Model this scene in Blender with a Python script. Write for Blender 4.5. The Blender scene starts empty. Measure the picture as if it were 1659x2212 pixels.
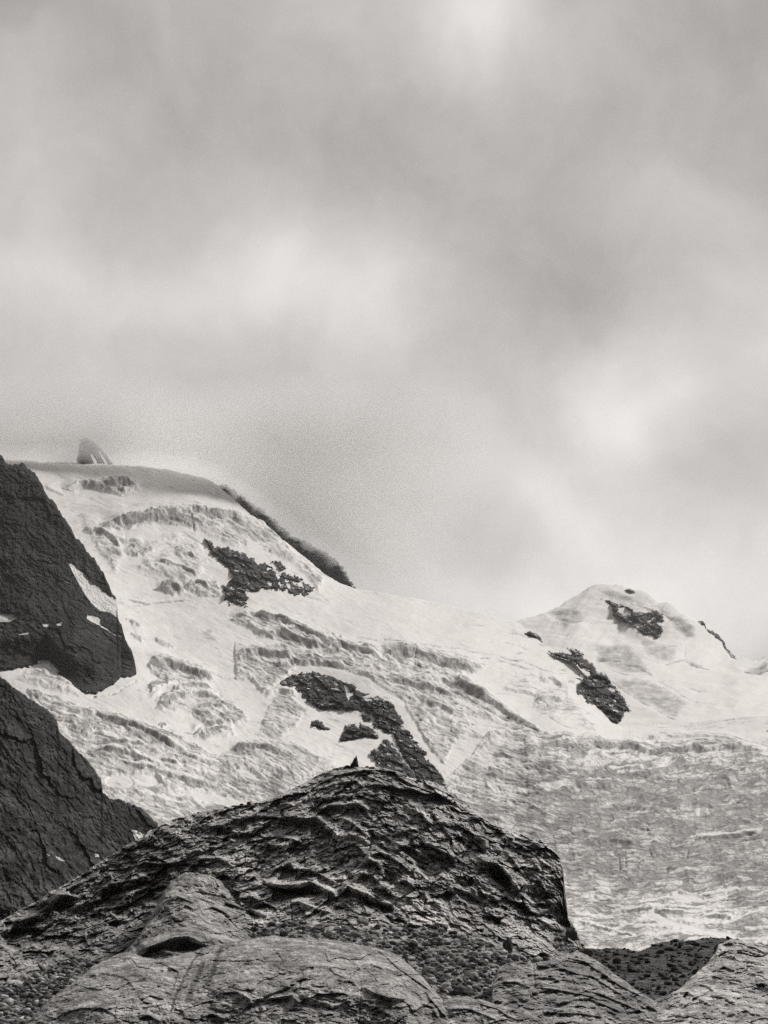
import bpy, math, random
import numpy as np
from mathutils import Vector, Matrix
random.seed(7); rng = np.random.default_rng(7)
scene = bpy.context.scene
R = math.radians

# ------------------------------------------------------------------ camera
PITCH = R(16.35)
FPX = 3456.0                      # focal length in units of a 1659 x 2212 sheet
CAM = np.array([0.0, 0.0, 1.7])
cd = bpy.data.cameras.new("camera"); cam = bpy.data.objects.new("camera", cd)
scene.collection.objects.link(cam); scene.camera = cam
cam.location = CAM; cam.rotation_euler = (R(90) + PITCH, 0, 0)
cd.sensor_fit = 'VERTICAL'; cd.sensor_height = 32.0; cd.sensor_width = 24.0
cd.lens = 32.0 * FPX / 2212.0
cd.clip_start = 0.5; cd.clip_end = 60000

# ------------------------------------------------------------------ sky, sun, exposure
SUN_EL, SUN_AZ = R(45), R(52)     # azimuth measured from straight ahead (+Y) to the right (+X)
def N(nt, t, **kw):
    n = nt.nodes.new(t)
    for k, v in kw.items(): setattr(n, k, v)
    return n
def build_world():
    w = bpy.data.worlds.new("World"); scene.world = w; w.use_nodes = True
    nt = w.node_tree; nt.nodes.clear(); L = nt.links.new
    out = N(nt, 'ShaderNodeOutputWorld'); bg = N(nt, 'ShaderNodeBackground'); L(bg.outputs[0], out.inputs[0])
    bg.inputs['Strength'].default_value = 0.1
    sky = N(nt, 'ShaderNodeTexSky'); sky.sky_type = 'NISHITA'; sky.sun_disc = False
    sky.sun_elevation = SUN_EL; sky.sun_rotation = SUN_AZ
    bw = N(nt, 'ShaderNodeRGBToBW'); L(sky.outputs[0], bw.inputs[0])
    tc = N(nt, 'ShaderNodeTexCoord')
    # azimuth / elevation of the direction, in degrees
    sep = N(nt, 'ShaderNodeSeparateXYZ'); L(tc.outputs['Generated'], sep.inputs[0])
    def M(op, a, b=None, c=None):
        n = N(nt, 'ShaderNodeMath', operation=op)
        for i, x in enumerate((a, b, c)):
            if x is None: continue
            if isinstance(x, (int, float)): n.inputs[i].default_value = x
            else: L(x, n.inputs[i])
        return n.outputs[0]
    az = M('MULTIPLY', M('ARCTAN2', sep.outputs[0], sep.outputs[1]), 180 / math.pi)
    el = M('MULTIPLY', M('ARCSINE', sep.outputs[2]), 180 / math.pi)
    comb = N(nt, 'ShaderNodeCombineXYZ'); L(az, comb.inputs[0]); L(el, comb.inputs[1])
    # the clouds' own turbulence bends everything
    n1 = N(nt, 'ShaderNodeTexNoise'); n1.inputs['Scale'].default_value = 0.16; n1.inputs['Detail'].default_value = 8
    L(comb.outputs[0], n1.inputs['Vector'])
    sub = N(nt, 'ShaderNodeVectorMath', operation='SUBTRACT'); L(n1.outputs['Color'], sub.inputs[0]); sub.inputs[1].default_value = (.5, .5, .5)
    warp = N(nt, 'ShaderNodeVectorMath', operation='MULTIPLY_ADD'); L(sub.outputs[0], warp.inputs[0])
    warp.inputs[1].default_value = (5.5, 4.5, 0); L(comb.outputs[0], warp.inputs[2])
    P = warp.outputs[0]
    def sky_dir(u, v):
        x = (u - 829.5) / FPX; y = (1106 - v) / FPX
        d = np.array([x, math.cos(PITCH) - y * math.sin(PITCH), math.sin(PITCH) + y * math.cos(PITCH)]); d /= np.linalg.norm(d)
        return math.degrees(math.atan2(d[0], d[1])), math.degrees(math.asin(d[2]))
    total = None
    for (u, v, su, sv, rot, amp) in CLOUDS:
        a, e = sky_dir(u, v); k = 57.3 / FPX
        mp = N(nt, 'ShaderNodeMapping', vector_type='TEXTURE'); L(P, mp.inputs[0])
        mp.inputs['Location'].default_value = (a, e, 0); mp.inputs['Rotation'].default_value = (0, 0, R(-rot))
        mp.inputs['Scale'].default_value = (su * k, sv * k, 1)
        dt = N(nt, 'ShaderNodeVectorMath', operation='DOT_PRODUCT'); L(mp.outputs[0], dt.inputs[0]); L(mp.outputs[0], dt.inputs[1])
        g = M('MULTIPLY', M('EXPONENT', M('MULTIPLY', dt.outputs['Value'], -1.0)), amp * 1.25)
        total = g if total is None else M('ADD', total, g)
    n2 = N(nt, 'ShaderNodeTexNoise'); n2.inputs['Scale'].default_value = 0.20; n2.inputs['Detail'].default_value = 9; n2.inputs['Roughness'].default_value = .6; n2.inputs['Distortion'].default_value = .15
    L(P, n2.inputs['Vector'])
    fine = M('MULTIPLY_ADD', n2.outputs[0], 0.30, -0.15)
    veil = M('MULTIPLY', bw.outputs[0], 0.03)
    lum = M('ADD', M('ADD', total, fine), SKY_BASE)
    lum = M('MAXIMUM', M('MULTIPLY_ADD', M('ADD', lum, 0.0), 10.0, veil), 1.0)
    # unseen sky dimmed behind the viewer and lifted overhead, added to shape the light
    mr = N(nt, 'ShaderNodeMapRange', interpolation_type='SMOOTHSTEP'); L(sep.outputs[1], mr.inputs[0]); mr.inputs[1].default_value = -.3; mr.inputs[2].default_value = .6; mr.inputs[3].default_value = .20; mr.inputs[4].default_value = 1.0
    mz = N(nt, 'ShaderNodeMapRange', interpolation_type='SMOOTHSTEP'); L(sep.outputs[2], mz.inputs[0]); mz.inputs[1].default_value = .62; mz.inputs[2].default_value = .95; mz.inputs[3].default_value = 0; mz.inputs[4].default_value = .35
    lum = M('MULTIPLY', lum, M('ADD', mr.outputs[0], mz.outputs[0]))
    tint = N(nt, 'ShaderNodeVectorMath', operation='SCALE'); tint.inputs[0].default_value = (1.036, 1.0, 0.966); L(lum, tint.inputs['Scale'])
    L(tint.outputs[0], bg.inputs['Color'])
SKY_BASE = 0.495
# u, v, half-widths, tilt (deg, clockwise in the picture), brightness
CLOUDS = [
    (620, 600, 230, 120, 12, .20), (390, 650, 110, 60, 0, .08), (830, 700, 110, 150, 20, .10),
    (100, 590, 260, 90, 0, .13), (180, 760, 400, 150, 0, .06),
    (1050, 60, 200, 90, 15, .22), (60, 190, 140, 160, 0, .05),
    (1370, 850, 180, 130, 0, .21), (1430, 900, 90, 60, 0, .08), (1090, 980, 200, 58, 40, .10),
    (1250, 1080, 420, 150, 15, .12), (1640, 720, 120, 200, 0, .12), (1500, 1250, 350, 160, 0, .16), (1050, 1290, 350, 90, 10, .12),
    (1300, 1360, 500, 90, 0, .10),
    (1130, 430, 330, 170, 30, -.055), (1200, 660, 170, 130, 0, -.05), (500, 260, 500, 150, 5, -.05),
    (0, 0, 420, 150, 0, -.10), (1640, 60, 340, 260, 0, -.09), (560, 1110, 190, 90, 35, -.05),
    (30, 380, 200, 90, 20, .04), (1500, 430, 200, 60, 10, .05),
]
build_world()
sd = bpy.data.lights.new("sun", 'SUN'); sun = bpy.data.objects.new("sun", sd); scene.collection.objects.link(sun)
sd.energy = 3.6; sd.angle = R(10); sd.color = (1.0, 0.972, 0.94)
sv = Vector((math.sin(SUN_AZ) * math.cos(SUN_EL), math.cos(SUN_AZ) * math.cos(SUN_EL), math.sin(SUN_EL)))
sun.rotation_euler = sv.to_track_quat('Z', 'Y').to_euler(); sun.location = (0, 0, 50)
scene.view_settings.view_transform = 'Standard'; scene.view_settings.look = 'None'
scene.view_settings.exposure = 0.0; scene.view_settings.gamma = 1.0
scene.cycles.max_bounces = 28; scene.cycles.diffuse_bounces = 3; scene.cycles.volume_bounces = 24
scene.cycles.use_denoising = False; scene.cycles.sample_clamp_indirect = 1.0; scene.cycles.sample_clamp_direct = 2.0

# ------------------------------------------------------------------ numpy helpers
_perm = rng.permutation(256).astype(np.int64); _perm = np.concatenate([_perm, _perm, _perm])
_g3 = rng.normal(size=(256, 3)); _g3 /= np.linalg.norm(_g3, axis=1)[:, None]; _g3 = _g3.astype(np.float32)
_rnd = rng.random(256)
def fade(t): return t * t * t * (t * (t * 6 - 15) + 10)
def perlin(x, y, z=0.0):
    x, y, z = np.broadcast_arrays(np.asarray(x, float), y, z)
    xi = np.floor(x).astype(np.int64); yi = np.floor(y).astype(np.int64); zi = np.floor(z).astype(np.int64)
    xf, yf, zf = x - xi, y - yi, z - zi
    u, v, w = fade(xf), fade(yf), fade(zf)
    flat2d = not np.any(z)
    def g(i, j, k):
        h = _perm[_perm[_perm[(xi + i) & 255] + ((yi + j) & 255)] + ((zi + k) & 255)]
        q = _g3[h]
        return q[..., 0] * (xf - i) + q[..., 1] * (yf - j) + q[..., 2] * (zf - k)
    a = g(0, 0, 0) * (1 - u) + g(1, 0, 0) * u; b = g(0, 1, 0) * (1 - u) + g(1, 1, 0) * u
    lo = a * (1 - v) + b * v
    if flat2d: return lo * 1.5
    a = g(0, 0, 1) * (1 - u) + g(1, 0, 1) * u; b = g(0, 1, 1) * (1 - u) + g(1, 1, 1) * u
    return (lo * (1 - w) + (a * (1 - v) + b * v) * w) * 1.5
def fbm(x, y, z=0.0, o=4, rough=.5):
    s = 0; a = 1; t = 0; f = 1.0
    x, y = x * .829 - y * .559, x * .559 + y * .829
    for k in range(o):
        x, y = x * .8 - y * .6, x * .6 + y * .8
        s = s + a * perlin(x * f + 17.3 * k, y * f - 9.1 * k, (z * f + 5.7 * k) if np.any(z) else 0.0); t += a; a *= rough; f *= 2.03
    return s / t
def ridged(x, y, z=0.0, o=4, rough=.5):
    s = 0; a = 1; t = 0; f = 1.0
    x, y = x * .829 - y * .559, x * .559 + y * .829
    for k in range(o):
        x, y = x * .8 - y * .6, x * .6 + y * .8
        s = s + a * (1 - 2 * np.abs(perlin(x * f + 11.3 * k, y * f - 3.1 * k, (z * f + 8.7 * k) if np.any(z) else 0.0))); t += a; a *= rough; f *= 2.1
    return s / t
def worley(x, y, seed=0):
    """F1, F2 and a random number of the nearest cell"""
    xi = np.floor(x).astype(np.int64); yi = np.floor(y).astype(np.int64)
    f1 = np.full(x.shape, 9.); f2 = np.full(x.shape, 9.); cid = np.zeros(x.shape); dy = np.zeros(x.shape)
    for i in (-1, 0, 1):
        for j in (-1, 0, 1):
            h = _perm[_perm[(xi + i + seed) & 255] + ((yi + j) & 255)]
            px = xi + i + .15 + .7 * _rnd[h]; py = yi + j + .15 + .7 * _rnd[(h + 77) & 255]
            d = np.hypot(px - x, py - y)
            near = d < f1
            f2 = np.where(near, f1, np.minimum(f2, d)); cid = np.where(near, _rnd[(h + 33) & 255], cid)
            dy = np.where(near, y - py, dy); f1 = np.where(near, d, f1)
    return f1, f2, cid, dy
def facets(x, y, seed=0, tx=1.0, ty=1.0, bias=.5):
    """broken faces: every cell is a plane with its own tilt and height"""
    xi = np.floor(x).astype(np.int64); yi = np.floor(y).astype(np.int64)
    f1 = np.full(x.shape, 9.); out = np.zeros(x.shape)
    for i in (-1, 0, 1):
        for j in (-1, 0, 1):
            h = _perm[_perm[(xi + i + seed) & 255] + ((yi + j) & 255)]
            px = xi + i + .08 + .84 * _rnd[h]; py = yi + j + .08 + .84 * _rnd[(h + 77) & 255]
            dx, dy = x - px, y - py; d = np.abs(dx) ** 1.6 + np.abs(dy) ** 1.6 + .35 * dx * dy
            near = d < f1
            out = np.where(near, (2 * _rnd[(h + 19) & 255] - 1) * dx * tx + ((2 * _rnd[(h + 51) & 255] - 1) + bias) * dy * ty + 1.1 * (_rnd[(h + 33) & 255] - .5), out); f1 = np.where(near, d, f1)
    return out
def broken(U, V, seed, a=.35, sizes=((60, 34, 30), (24, 13, 13), (10, 6, 6)), k=0.0):
    """fractured rock at three scales, the joints running at a slant"""
    w = fbm(U / 40 + seed, V / 40, 0., 3); o = 0
    for n_, (sx, sy, A) in enumerate(sizes):
        x = (U * math.cos(a) + V * math.sin(a)) / sx + .35 * w; y = (V * math.cos(a) - U * math.sin(a) + k) / sy + .35 * w
        o = o + A * facets(x, y, seed + 13 * n_)
    return o
def sstep(a, b, x):
    t = np.clip((x - a) / (b - a), 0, 1); return t * t * (3 - 2 * t)
def Z(ox, oy, s, pts):            # survey sheet -> 1659 x 2212 sheet
    return [((ox + s * x) * .6636, (oy + s * y) * .6636) for x, y in pts]
def rbf(pts, vals, c=90.0):
    P = np.array(pts, float); V = np.array(vals, float); n = len(P)
    D = np.hypot(P[:, None, 0] - P[None, :, 0], P[:, None, 1] - P[None, :, 1])
    A = np.zeros((n + 3, n + 3)); A[:n, :n] = -np.sqrt(D * D + c * c) + np.eye(n) * -1e-3
    A[:n, n] = 1; A[:n, n + 1] = P[:, 0] / 500; A[:n, n + 2] = P[:, 1] / 500; A[n:, :n] = A[:n, n:].T
    w = np.linalg.solve(A, np.concatenate([V, [0, 0, 0]]))
    def f(u, v):
        u, v = np.broadcast_arrays(np.asarray(u, float), v)
        r = w[n] + w[n + 1] * u / 500 + w[n + 2] * v / 500
        for k in range(n): r = r - w[k] * np.sqrt((u - P[k, 0]) ** 2 + (v - P[k, 1]) ** 2 + c * c)
        return r
    return f
def depth(ctrl, c=90.0):
    f = rbf([(a, b) for a, b, r in ctrl], [math.log(r) for a, b, r in ctrl], c)
    return lambda u, v: np.exp(f(u, v))
def place(u, v, r):               # ground distance r along the bearing of (u, v) -> world xyz
    x = (u - 829.5) / FPX; y = (1106 - v) / FPX
    dy = math.cos(PITCH) - y * math.sin(PITCH); dz = math.sin(PITCH) + y * math.cos(PITCH)
    h = np.hypot(x, dy)
    return CAM[0] + r * x / h, CAM[1] + r * dy / h, CAM[2] + r * dz / h
def seg_dist(u, v, poly, closed=True):
    """distance to the polyline, and inside test when closed"""
    u = np.asarray(u, float); best = np.full(u.shape, 1e9); ins = np.zeros(u.shape, bool)
    n = len(poly)
    for k in range(n if closed else n - 1):
        x1, y1 = poly[k]; x2, y2 = poly[(k + 1) % n]
        dx, dy = x2 - x1, y2 - y1; L2 = dx * dx + dy * dy + 1e-9
        t = np.clip(((u - x1) * dx + (v - y1) * dy) / L2, 0, 1)
        best = np.minimum(best, np.hypot(u - x1 - t * dx, v - y1 - t * dy))
        if closed:
            c = ((y1 > v) != (y2 > v)); ins ^= c & (u < (x2 - x1) * (v - y1) / (y2 - y1 + 1e-12) + x1)
    return np.where(ins, best, -best) if closed else best
def box_dist(u, v, poly, pad, closed=True):
    P = np.array(poly); out = np.full(u.shape, -1e3 if closed else 1e3)
    m = (u > P[:, 0].min() - pad) & (u < P[:, 0].max() + pad) & (v > P[:, 1].min() - pad) & (v < P[:, 1].max() + pad)
    if m.any(): out[m] = seg_dist(u[m], v[m], poly, closed)
    return out
def ledges(u, v, traced, w=0.0):
    """step relief of traced ledges, in sheet units toward the viewer: a tread growing to the lip, then a drop that cuts back under it"""
    B = np.zeros(u.shape)
    for (pts, A, Lt, Ld) in traced:
        P = np.array(pts); pad = max(Lt, Ld) * 1.2
        m = (u > P[:, 0].min() - 4) & (u < P[:, 0].max() + 4) & (v > P[:, 1].min() - pad) & (v < P[:, 1].max() + pad)
        if not m.any(): continue
        uu, vv = u[m] + w[m] * 1.0, v[m]
        sd_ = np.full(uu.shape, 1e9); sg = np.zeros(uu.shape); tt = np.zeros(uu.shape); tot = 0
        lens = np.hypot(*(P[1:] - P[:-1]).T); cum = np.concatenate([[0], np.cumsum(lens)]); tot = cum[-1]
        for k in range(len(P) - 1):
            x1, y1 = P[k]; x2, y2 = P[k + 1]; dx, dy = x2 - x1, y2 - y1; L2 = dx * dx + dy * dy + 1e-9
            t = np.clip(((uu - x1) * dx + (vv - y1) * dy) / L2, 0, 1)
            d = np.hypot(uu - x1 - t * dx, vv - y1 - t * dy)
            side = np.sign((vv - y1) * dx - (uu - x1) * dy) * (1 if dx >= 0 or abs(dy) > abs(dx) and True else -1)
            nr = d < sd_
            sg = np.where(nr, side, sg); tt = np.where(nr, cum[k] + t * lens[k], tt); sd_ = np.where(nr, d, sd_)
        env = sstep(0, .12 * tot + 4, tt) * sstep(0, .12 * tot + 4, tot - tt)
        s = sd_ * np.where(sg > 0, -1, 1)          # >0 above the lip
        up = np.clip(1 - s / Lt, 0, 1) ** 1.6
        dn = np.clip(1 + s / Ld, 0, 1); dn = dn ** 2 * 1.6 - .6 * sstep(0, .5, dn) * (dn < 1)
        b = np.where(s >= 0, up, np.where(dn > 0, dn, 0)) * A * env
        B[m] += b
    return B

def layered(U, V, k=.8, base=1655., per=(46, 21, 10, 5.5), amp=(6, 5, 4.0, 2.2), top=None, seed=0., along=(90, 60, 44, 34)):
    """foliation: thin sheets of rock lapping over each other, each ending in a worn lip"""
    tv = np.interp(U, top[:, 0], top[:, 1]); out = 0
    warp = fbm(U / 70 + seed, V / 45, 0., 4, .55)
    for p, a, L_ in zip(per, amp, along):
        ph = (V - (tv - base) * k + warp * 32) / p + 1.1 * fbm(U / L_ + p + seed, V / (p * 2.2), 0., 3)
        fr = ph - np.floor(ph)
        cell = _rnd[(np.floor(ph).astype(int) * 7 + 13) & 255]
        m = sstep(-.30, .25, fbm(U / (L_ * .8) + 40 + cell * 50, np.floor(ph) * 3.7 + .5 + seed, 0., 2))
        saw = np.where(fr < .80, (fr / .80) ** 1.5, ((1 - fr) / .20))
        out = out + a * saw * m
    return out
# ------------------------------------------------------------------ objects
def prop(o, label=None, cat=None, kind=None, group=None):
    if label: o['label'] = label
    if cat: o['category'] = cat
    if kind: o['kind'] = kind
    if group: o['group'] = group
    return o
def mesh_from_grid(name, X, Y, Zc, mat, attrs=None, keep=None, smooth=True, parent=None):
    rows, cols = X.shape
    idx = np.arange(rows * cols).reshape(rows, cols)
    f = np.stack([idx[:-1, :-1], idx[:-1, 1:], idx[1:, 1:], idx[1:, :-1]], -1).reshape(-1, 4)
    if keep is not None:
        kk = keep.ravel(); f = f[kk[f].all(1)]
        used = np.zeros(rows * cols, bool); used[f.ravel()] = True
        new = np.cumsum(used) - 1; f = new[f]
        sel = used
    else: sel = np.ones(rows * cols, bool)
    co = np.stack([X.ravel(), Y.ravel(), Zc.ravel()], 1)[sel].astype(np.float32)
    org = co[len(co) // 2].copy(); org[2] = co[:, 2].min()
    me = bpy.data.meshes.new(name)
    me.vertices.add(len(co)); me.vertices.foreach_set('co', (co - org).ravel())
    me.loops.add(f.size); me.loops.foreach_set('vertex_index', f.astype(np.int32).ravel())
    me.polygons.add(len(f)); me.polygons.foreach_set('loop_start', np.arange(0, f.size, 4, dtype=np.int32))
    try: me.polygons.foreach_set('loop_total', np.full(len(f), 4, np.int32))
    except Exception: pass
    me.update(calc_edges=True)
    me.polygons.foreach_set('use_smooth', np.full(len(f), smooth))
    for k, a in (attrs or {}).items():
        at = me.attributes.new(k, 'FLOAT', 'POINT'); at.data.foreach_set('value', a.ravel()[sel].astype(np.float32))
    me.materials.append(mat)
    o = bpy.data.objects.new(name, me); scene.collection.objects.link(o); o.location = org
    if parent: o.parent = parent; o.location = Vector(org) - parent.location
    return o
def sheet(name, top, bot, dfun, mat, du, dv, relief=None, zrel=None, attrs=None, rnd=None, back=(60, 40), jag=None, u0=None, u1=None):
    """one mass of land: surface between the lines bot and top, its own distance at every bearing, and a far side falling away behind the crest"""
    T = np.array(top); B = np.array(bot)
    u0 = T[0, 0] if u0 is None else u0; u1 = T[-1, 0] if u1 is None else u1
    us = np.arange(u0, u1 + du, du); tv = np.interp(us, T[:, 0], T[:, 1]); bv = np.interp(us, B[:, 0], B[:, 1])
    if jag: tv = tv + sum(a * perlin(us / s, us * 0 + 3.3 + a) for a, s in jag)
    n = int(max(bv - tv) / dv) + 2
    t = np.linspace(0, 1, n)[:, None]
    U = np.repeat(us[None], n, 0); V = bv[None] + (tv - bv)[None] * t
    r = dfun(U, V)
    if rnd:
        w_, a_ = rnd; s = np.clip((V - tv[None]) / w_, 0, 1); r = r + a_ * r / FPX * (1 - np.sqrt(np.clip(1 - (1 - s) ** 2, 0, 1)))
    r0 = r.copy()
    X, Y, Zc = place(U, V, r)
    if relief is not None:
        r = r - relief(U, V, X, Y, Zc, r) * r / FPX
        X, Y, Zc = place(U, V, r)
    if zrel is not None: Zc = Zc + zrel(U, V, X, Y, Zc, r)
    at = attrs(U, V, X, Y, Zc) if attrs else {}
    K = 10; k = (np.arange(1, K + 1) / K)[:, None]
    bx, by = X[-1], Y[-1]; h = np.hypot(bx - CAM[0], by - CAM[1])
    g = 1 + back[0] * k / h[None]
    X2, Y2 = bx * g, by * g; Z2 = Zc[-1][None] - back[1] * k ** 1.6
    X = np.concatenate([X, X2]); Y = np.concatenate([Y, Y2]); Zc = np.concatenate([Zc, Z2])
    at = {q: np.concatenate([a, np.repeat(a[-1:], K, 0)]) for q, a in at.items()}
    o = mesh_from_grid(name, X, Y, Zc, mat, at)
    return o, (U, V, r)

# ------------------------------------------------------------------ materials
def new_mat(name):
    m = bpy.data.materials.new(name); m.use_nodes = True; nt = m.node_tree; nt.nodes.clear()
    out = N(nt, 'ShaderNodeOutputMaterial'); p = N(nt, 'ShaderNodeBsdfPrincipled'); nt.links.new(p.outputs[0], out.inputs[0])
    p.inputs['Roughness'].default_value = .9
    try: p.inputs['Specular IOR Level'].default_value = .25
    except Exception: pass
    return m, nt, p
def ramp(nt, fac, stops):
    r = N(nt, 'ShaderNodeValToRGB'); nt.links.new(fac, r.inputs[0]); e = r.color_ramp.elements
    while len(e) < len(stops): e.new(.5)
    for i, (p, c) in enumerate(stops):
        e[i].position = p; e[i].color = (c[0], c[1], c[2], 1) if isinstance(c, tuple) else (c * 1.03, c, c * .975, 1)
    return r.outputs[0]
def noise(nt, vec, scale, detail=4, rough=.55, dist=0.0, stretch=None):
    n = N(nt, 'ShaderNodeTexNoise'); n.inputs['Scale'].default_value = scale; n.inputs['Detail'].default_value = detail
    n.inputs['Roughness'].default_value = rough; n.inputs['Distortion'].default_value = dist
    if stretch:
        mp = N(nt, 'ShaderNodeMapping'); nt.links.new(vec, mp.inputs[0]); mp.inputs['Rotation'].default_value = stretch[1]; mp.inputs['Scale'].default_value = stretch[0]; vec = mp.outputs[0]
    nt.links.new(vec, n.inputs['Vector']); return n.outputs[0]
def mixc(nt, f, a, b, mode='MIX'):
    m = N(nt, 'ShaderNodeMix', data_type='RGBA', blend_type=mode)
    for s, x in ((m.inputs[0], f), (m.inputs[6], a), (m.inputs[7], b)):
        if isinstance(x, (int, float)): s.default_value = x if s is m.inputs[0] else (x * 1.02, x, x * .985, 1)
        elif isinstance(x, tuple): s.default_value = (*x, 1)
        else: nt.links.new(x, s)
    return m.outputs[2]
def mth(nt, op, a, b=0.0, c=0.0, clamp=False):
    n = N(nt, 'ShaderNodeMath', operation=op); n.use_clamp = clamp
    for i, x in enumerate((a, b, c)):
        if isinstance(x, (int, float)): n.inputs[i].default_value = x
        else: nt.links.new(x, n.inputs[i])
    return n.outputs[0]
def attr(nt, name):
    a = N(nt, 'ShaderNodeAttribute'); a.attribute_name = name; return a.outputs['Fac']
def rock_material(name, dark, mid, light, px, bump=1.0, snow=False, streak=((1, 1, 1), (0, 0, 0)), snowcol=.82, thr=.27):
    """px: size in metres of the smallest grain worth drawing"""
    m, nt, p = new_mat(name); tc = N(nt, 'ShaderNodeTexCoord'); v = tc.outputs['Object']; L = nt.links.new
    big = noise(nt, v, .035 / px, 5, .6, .6); fine = noise(nt, v, .22 / px, 6, .7, 0, streak)
    s = mth(nt, 'ADD', mth(nt, 'MULTIPLY', big, .45), mth(nt, 'MULTIPLY', fine, .55))
    col = ramp(nt, s, [(.40, dark), (.49, mid), (.60, light)])
    vor = N(nt, 'ShaderNodeTexVoronoi', feature='DISTANCE_TO_EDGE'); vor.inputs['Scale'].default_value = .045 / px
    wv = N(nt, 'ShaderNodeVectorMath', operation='MULTIPLY_ADD'); nz = N(nt, 'ShaderNodeTexNoise'); nz.inputs['Scale'].default_value = .06 / px; L(v, nz.inputs['Vector'])
    L(nz.outputs['Color'], wv.inputs[0]); wv.inputs[1].default_value = (14 * px,) * 3; L(v, wv.inputs[2]); L(wv.outputs[0], vor.inputs['Vector'])
    crack = mth(nt, 'MULTIPLY', vor.outputs[0], 14.0, 0, True)
    pt = mth(nt, 'MULTIPLY', mth(nt, 'SUBTRACT', noise(nt, v, .02 / px, 3, .5), thr), 7, 0, True)
    crk = mth(nt, 'MAXIMUM', crack, pt)
    tone = attr(nt, 'tone')
    colm = N(nt, 'ShaderNodeVectorMath', operation='SCALE'); L(col, colm.inputs[0]); L(mth(nt, 'MULTIPLY', mth(nt, 'MULTIPLY_ADD', crk, .25, .75), tone), colm.inputs['Scale'])
    c = colm.outputs[0]
    lich = mth(nt, 'MULTIPLY', mth(nt, 'SUBTRACT', noise(nt, v, .012 / px, 4, .7), .55), 5, 0, True)
    c = mixc(nt, mth(nt, 'MULTIPLY', lich, .25), c, (mid * 1.02, mid * .88, mid * .86))
    if snow:
        sn = attr(nt, 'snow'); sf = mth(nt, 'ADD', mth(nt, 'MULTIPLY', mth(nt, 'SUBTRACT', fine, .5), 1.2), sn)
        ge = N(nt, 'ShaderNodeNewGeometry'); sz = N(nt, 'ShaderNodeSeparateXYZ'); L(ge.outputs['Normal'], sz.inputs[0])
        lie = mth(nt, 'MULTIPLY', mth(nt, 'SUBTRACT', sz.outputs[2], .74), 2.2, 0, True)      # snow stays where the rock lies flat
        sf = mth(nt, 'ADD', sf, mth(nt, 'MULTIPLY', lie, mth(nt, 'MULTIPLY', mth(nt, 'SUBTRACT', big, .50), 5.0, 0, True)))
        sf = mth(nt, 'MULTIPLY', mth(nt, 'SUBTRACT', sf, .45), 10, 0, True)
        c = mixc(nt, sf, c, snowcol)
    L(c, p.inputs['Base Color'])
    b1 = N(nt, 'ShaderNodeBump'); b1.inputs['Strength'].default_value = .9 * bump; b1.inputs['Distance'].default_value = 3.2 * px
    L(mth(nt, 'ADD', fine, mth(nt, 'MULTIPLY', crk, .22)), b1.inputs['Height'])
    b2 = N(nt, 'ShaderNodeBump'); b2.inputs['Strength'].default_value = .8 * bump; b2.inputs['Distance'].default_value = 12 * px
    L(noise(nt, v, .07 / px, 5, .6, .8, streak), b2.inputs['Height']); L(b1.outputs[0], b2.inputs['Normal'])
    L(b2.outputs[0], p.inputs['Normal'])
    return m
def glacier_material(name, px, snowc=.76, icec=.25, iced=.10):
    m, nt, p = new_mat(name); tc = N(nt, 'ShaderNodeTexCoord'); v = tc.outputs['Object']; L = nt.links.new
    ice = attr(nt, 'ice')
    f1 = noise(nt, v, .17 / px, 5, .75, .5, ((1, .25, .5), (0, 0, R(8)))); f2 = noise(nt, v, .035 / px, 5, .65, .8, ((1, .35, 1), (0, 0, 0)))
    icol = ramp(nt, mth(nt, 'ADD', mth(nt, 'MULTIPLY', f1, .6), mth(nt, 'MULTIPLY', f2, .4)), [(.36, iced * 1.2), (.49, icec), (.62, icec * 1.55)])
    k = mth(nt, 'ADD', ice, mth(nt, 'MULTIPLY', mth(nt, 'SUBTRACT', f1, .5), .7))
    k = mth(nt, 'MULTIPLY_ADD', k, 2.0, -.35, True)
    sc = ramp(nt, f2, [(.3, snowc * .93), (.7, snowc)])
    L(mixc(nt, k, sc, icol), p.inputs['Base Color'])
    b = N(nt, 'ShaderNodeBump'); b.inputs['Distance'].default_value = 3.5 * px; L(mth(nt, 'MULTIPLY_ADD', ice, .4, .05), b.inputs['Strength']); L(f1, b.inputs['Height'])
    L(b.outputs[0], p.inputs['Normal'])
    return m
MAT_ICE = glacier_material('glacier_ice', 1.0)
MAT_SNOW = glacier_material('far_snow', 2.2)
MAT_WALL = rock_material('far_dark_rock', .005, .015, .065, 1.6, 1.2, True, thr=.10)
MAT_SLOPE = rock_material('near_dark_rock', .008, .026, .10, .6, 1.3, True, ((1, .35, 1), (0, R(25), R(30))), thr=.10)
MAT_CRAG = rock_material('crag_rock', .018, .045, .15, 1.2, 1.2, True)
MAT_KNOLL = rock_material('knoll_gneiss', .12, .38, .80, .10, 1.0, False)
MAT_FRONT = rock_material('front_gneiss', .11, .30, .66, .07, 1.0, False, thr=.15)
MAT_SCREE = rock_material('moraine_rubble', .04, .09, .2, .16, 1.5, False)
MAT_STONE = rock_material('loose_stone', .10, .22, .45, .05, .8, False)
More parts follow.
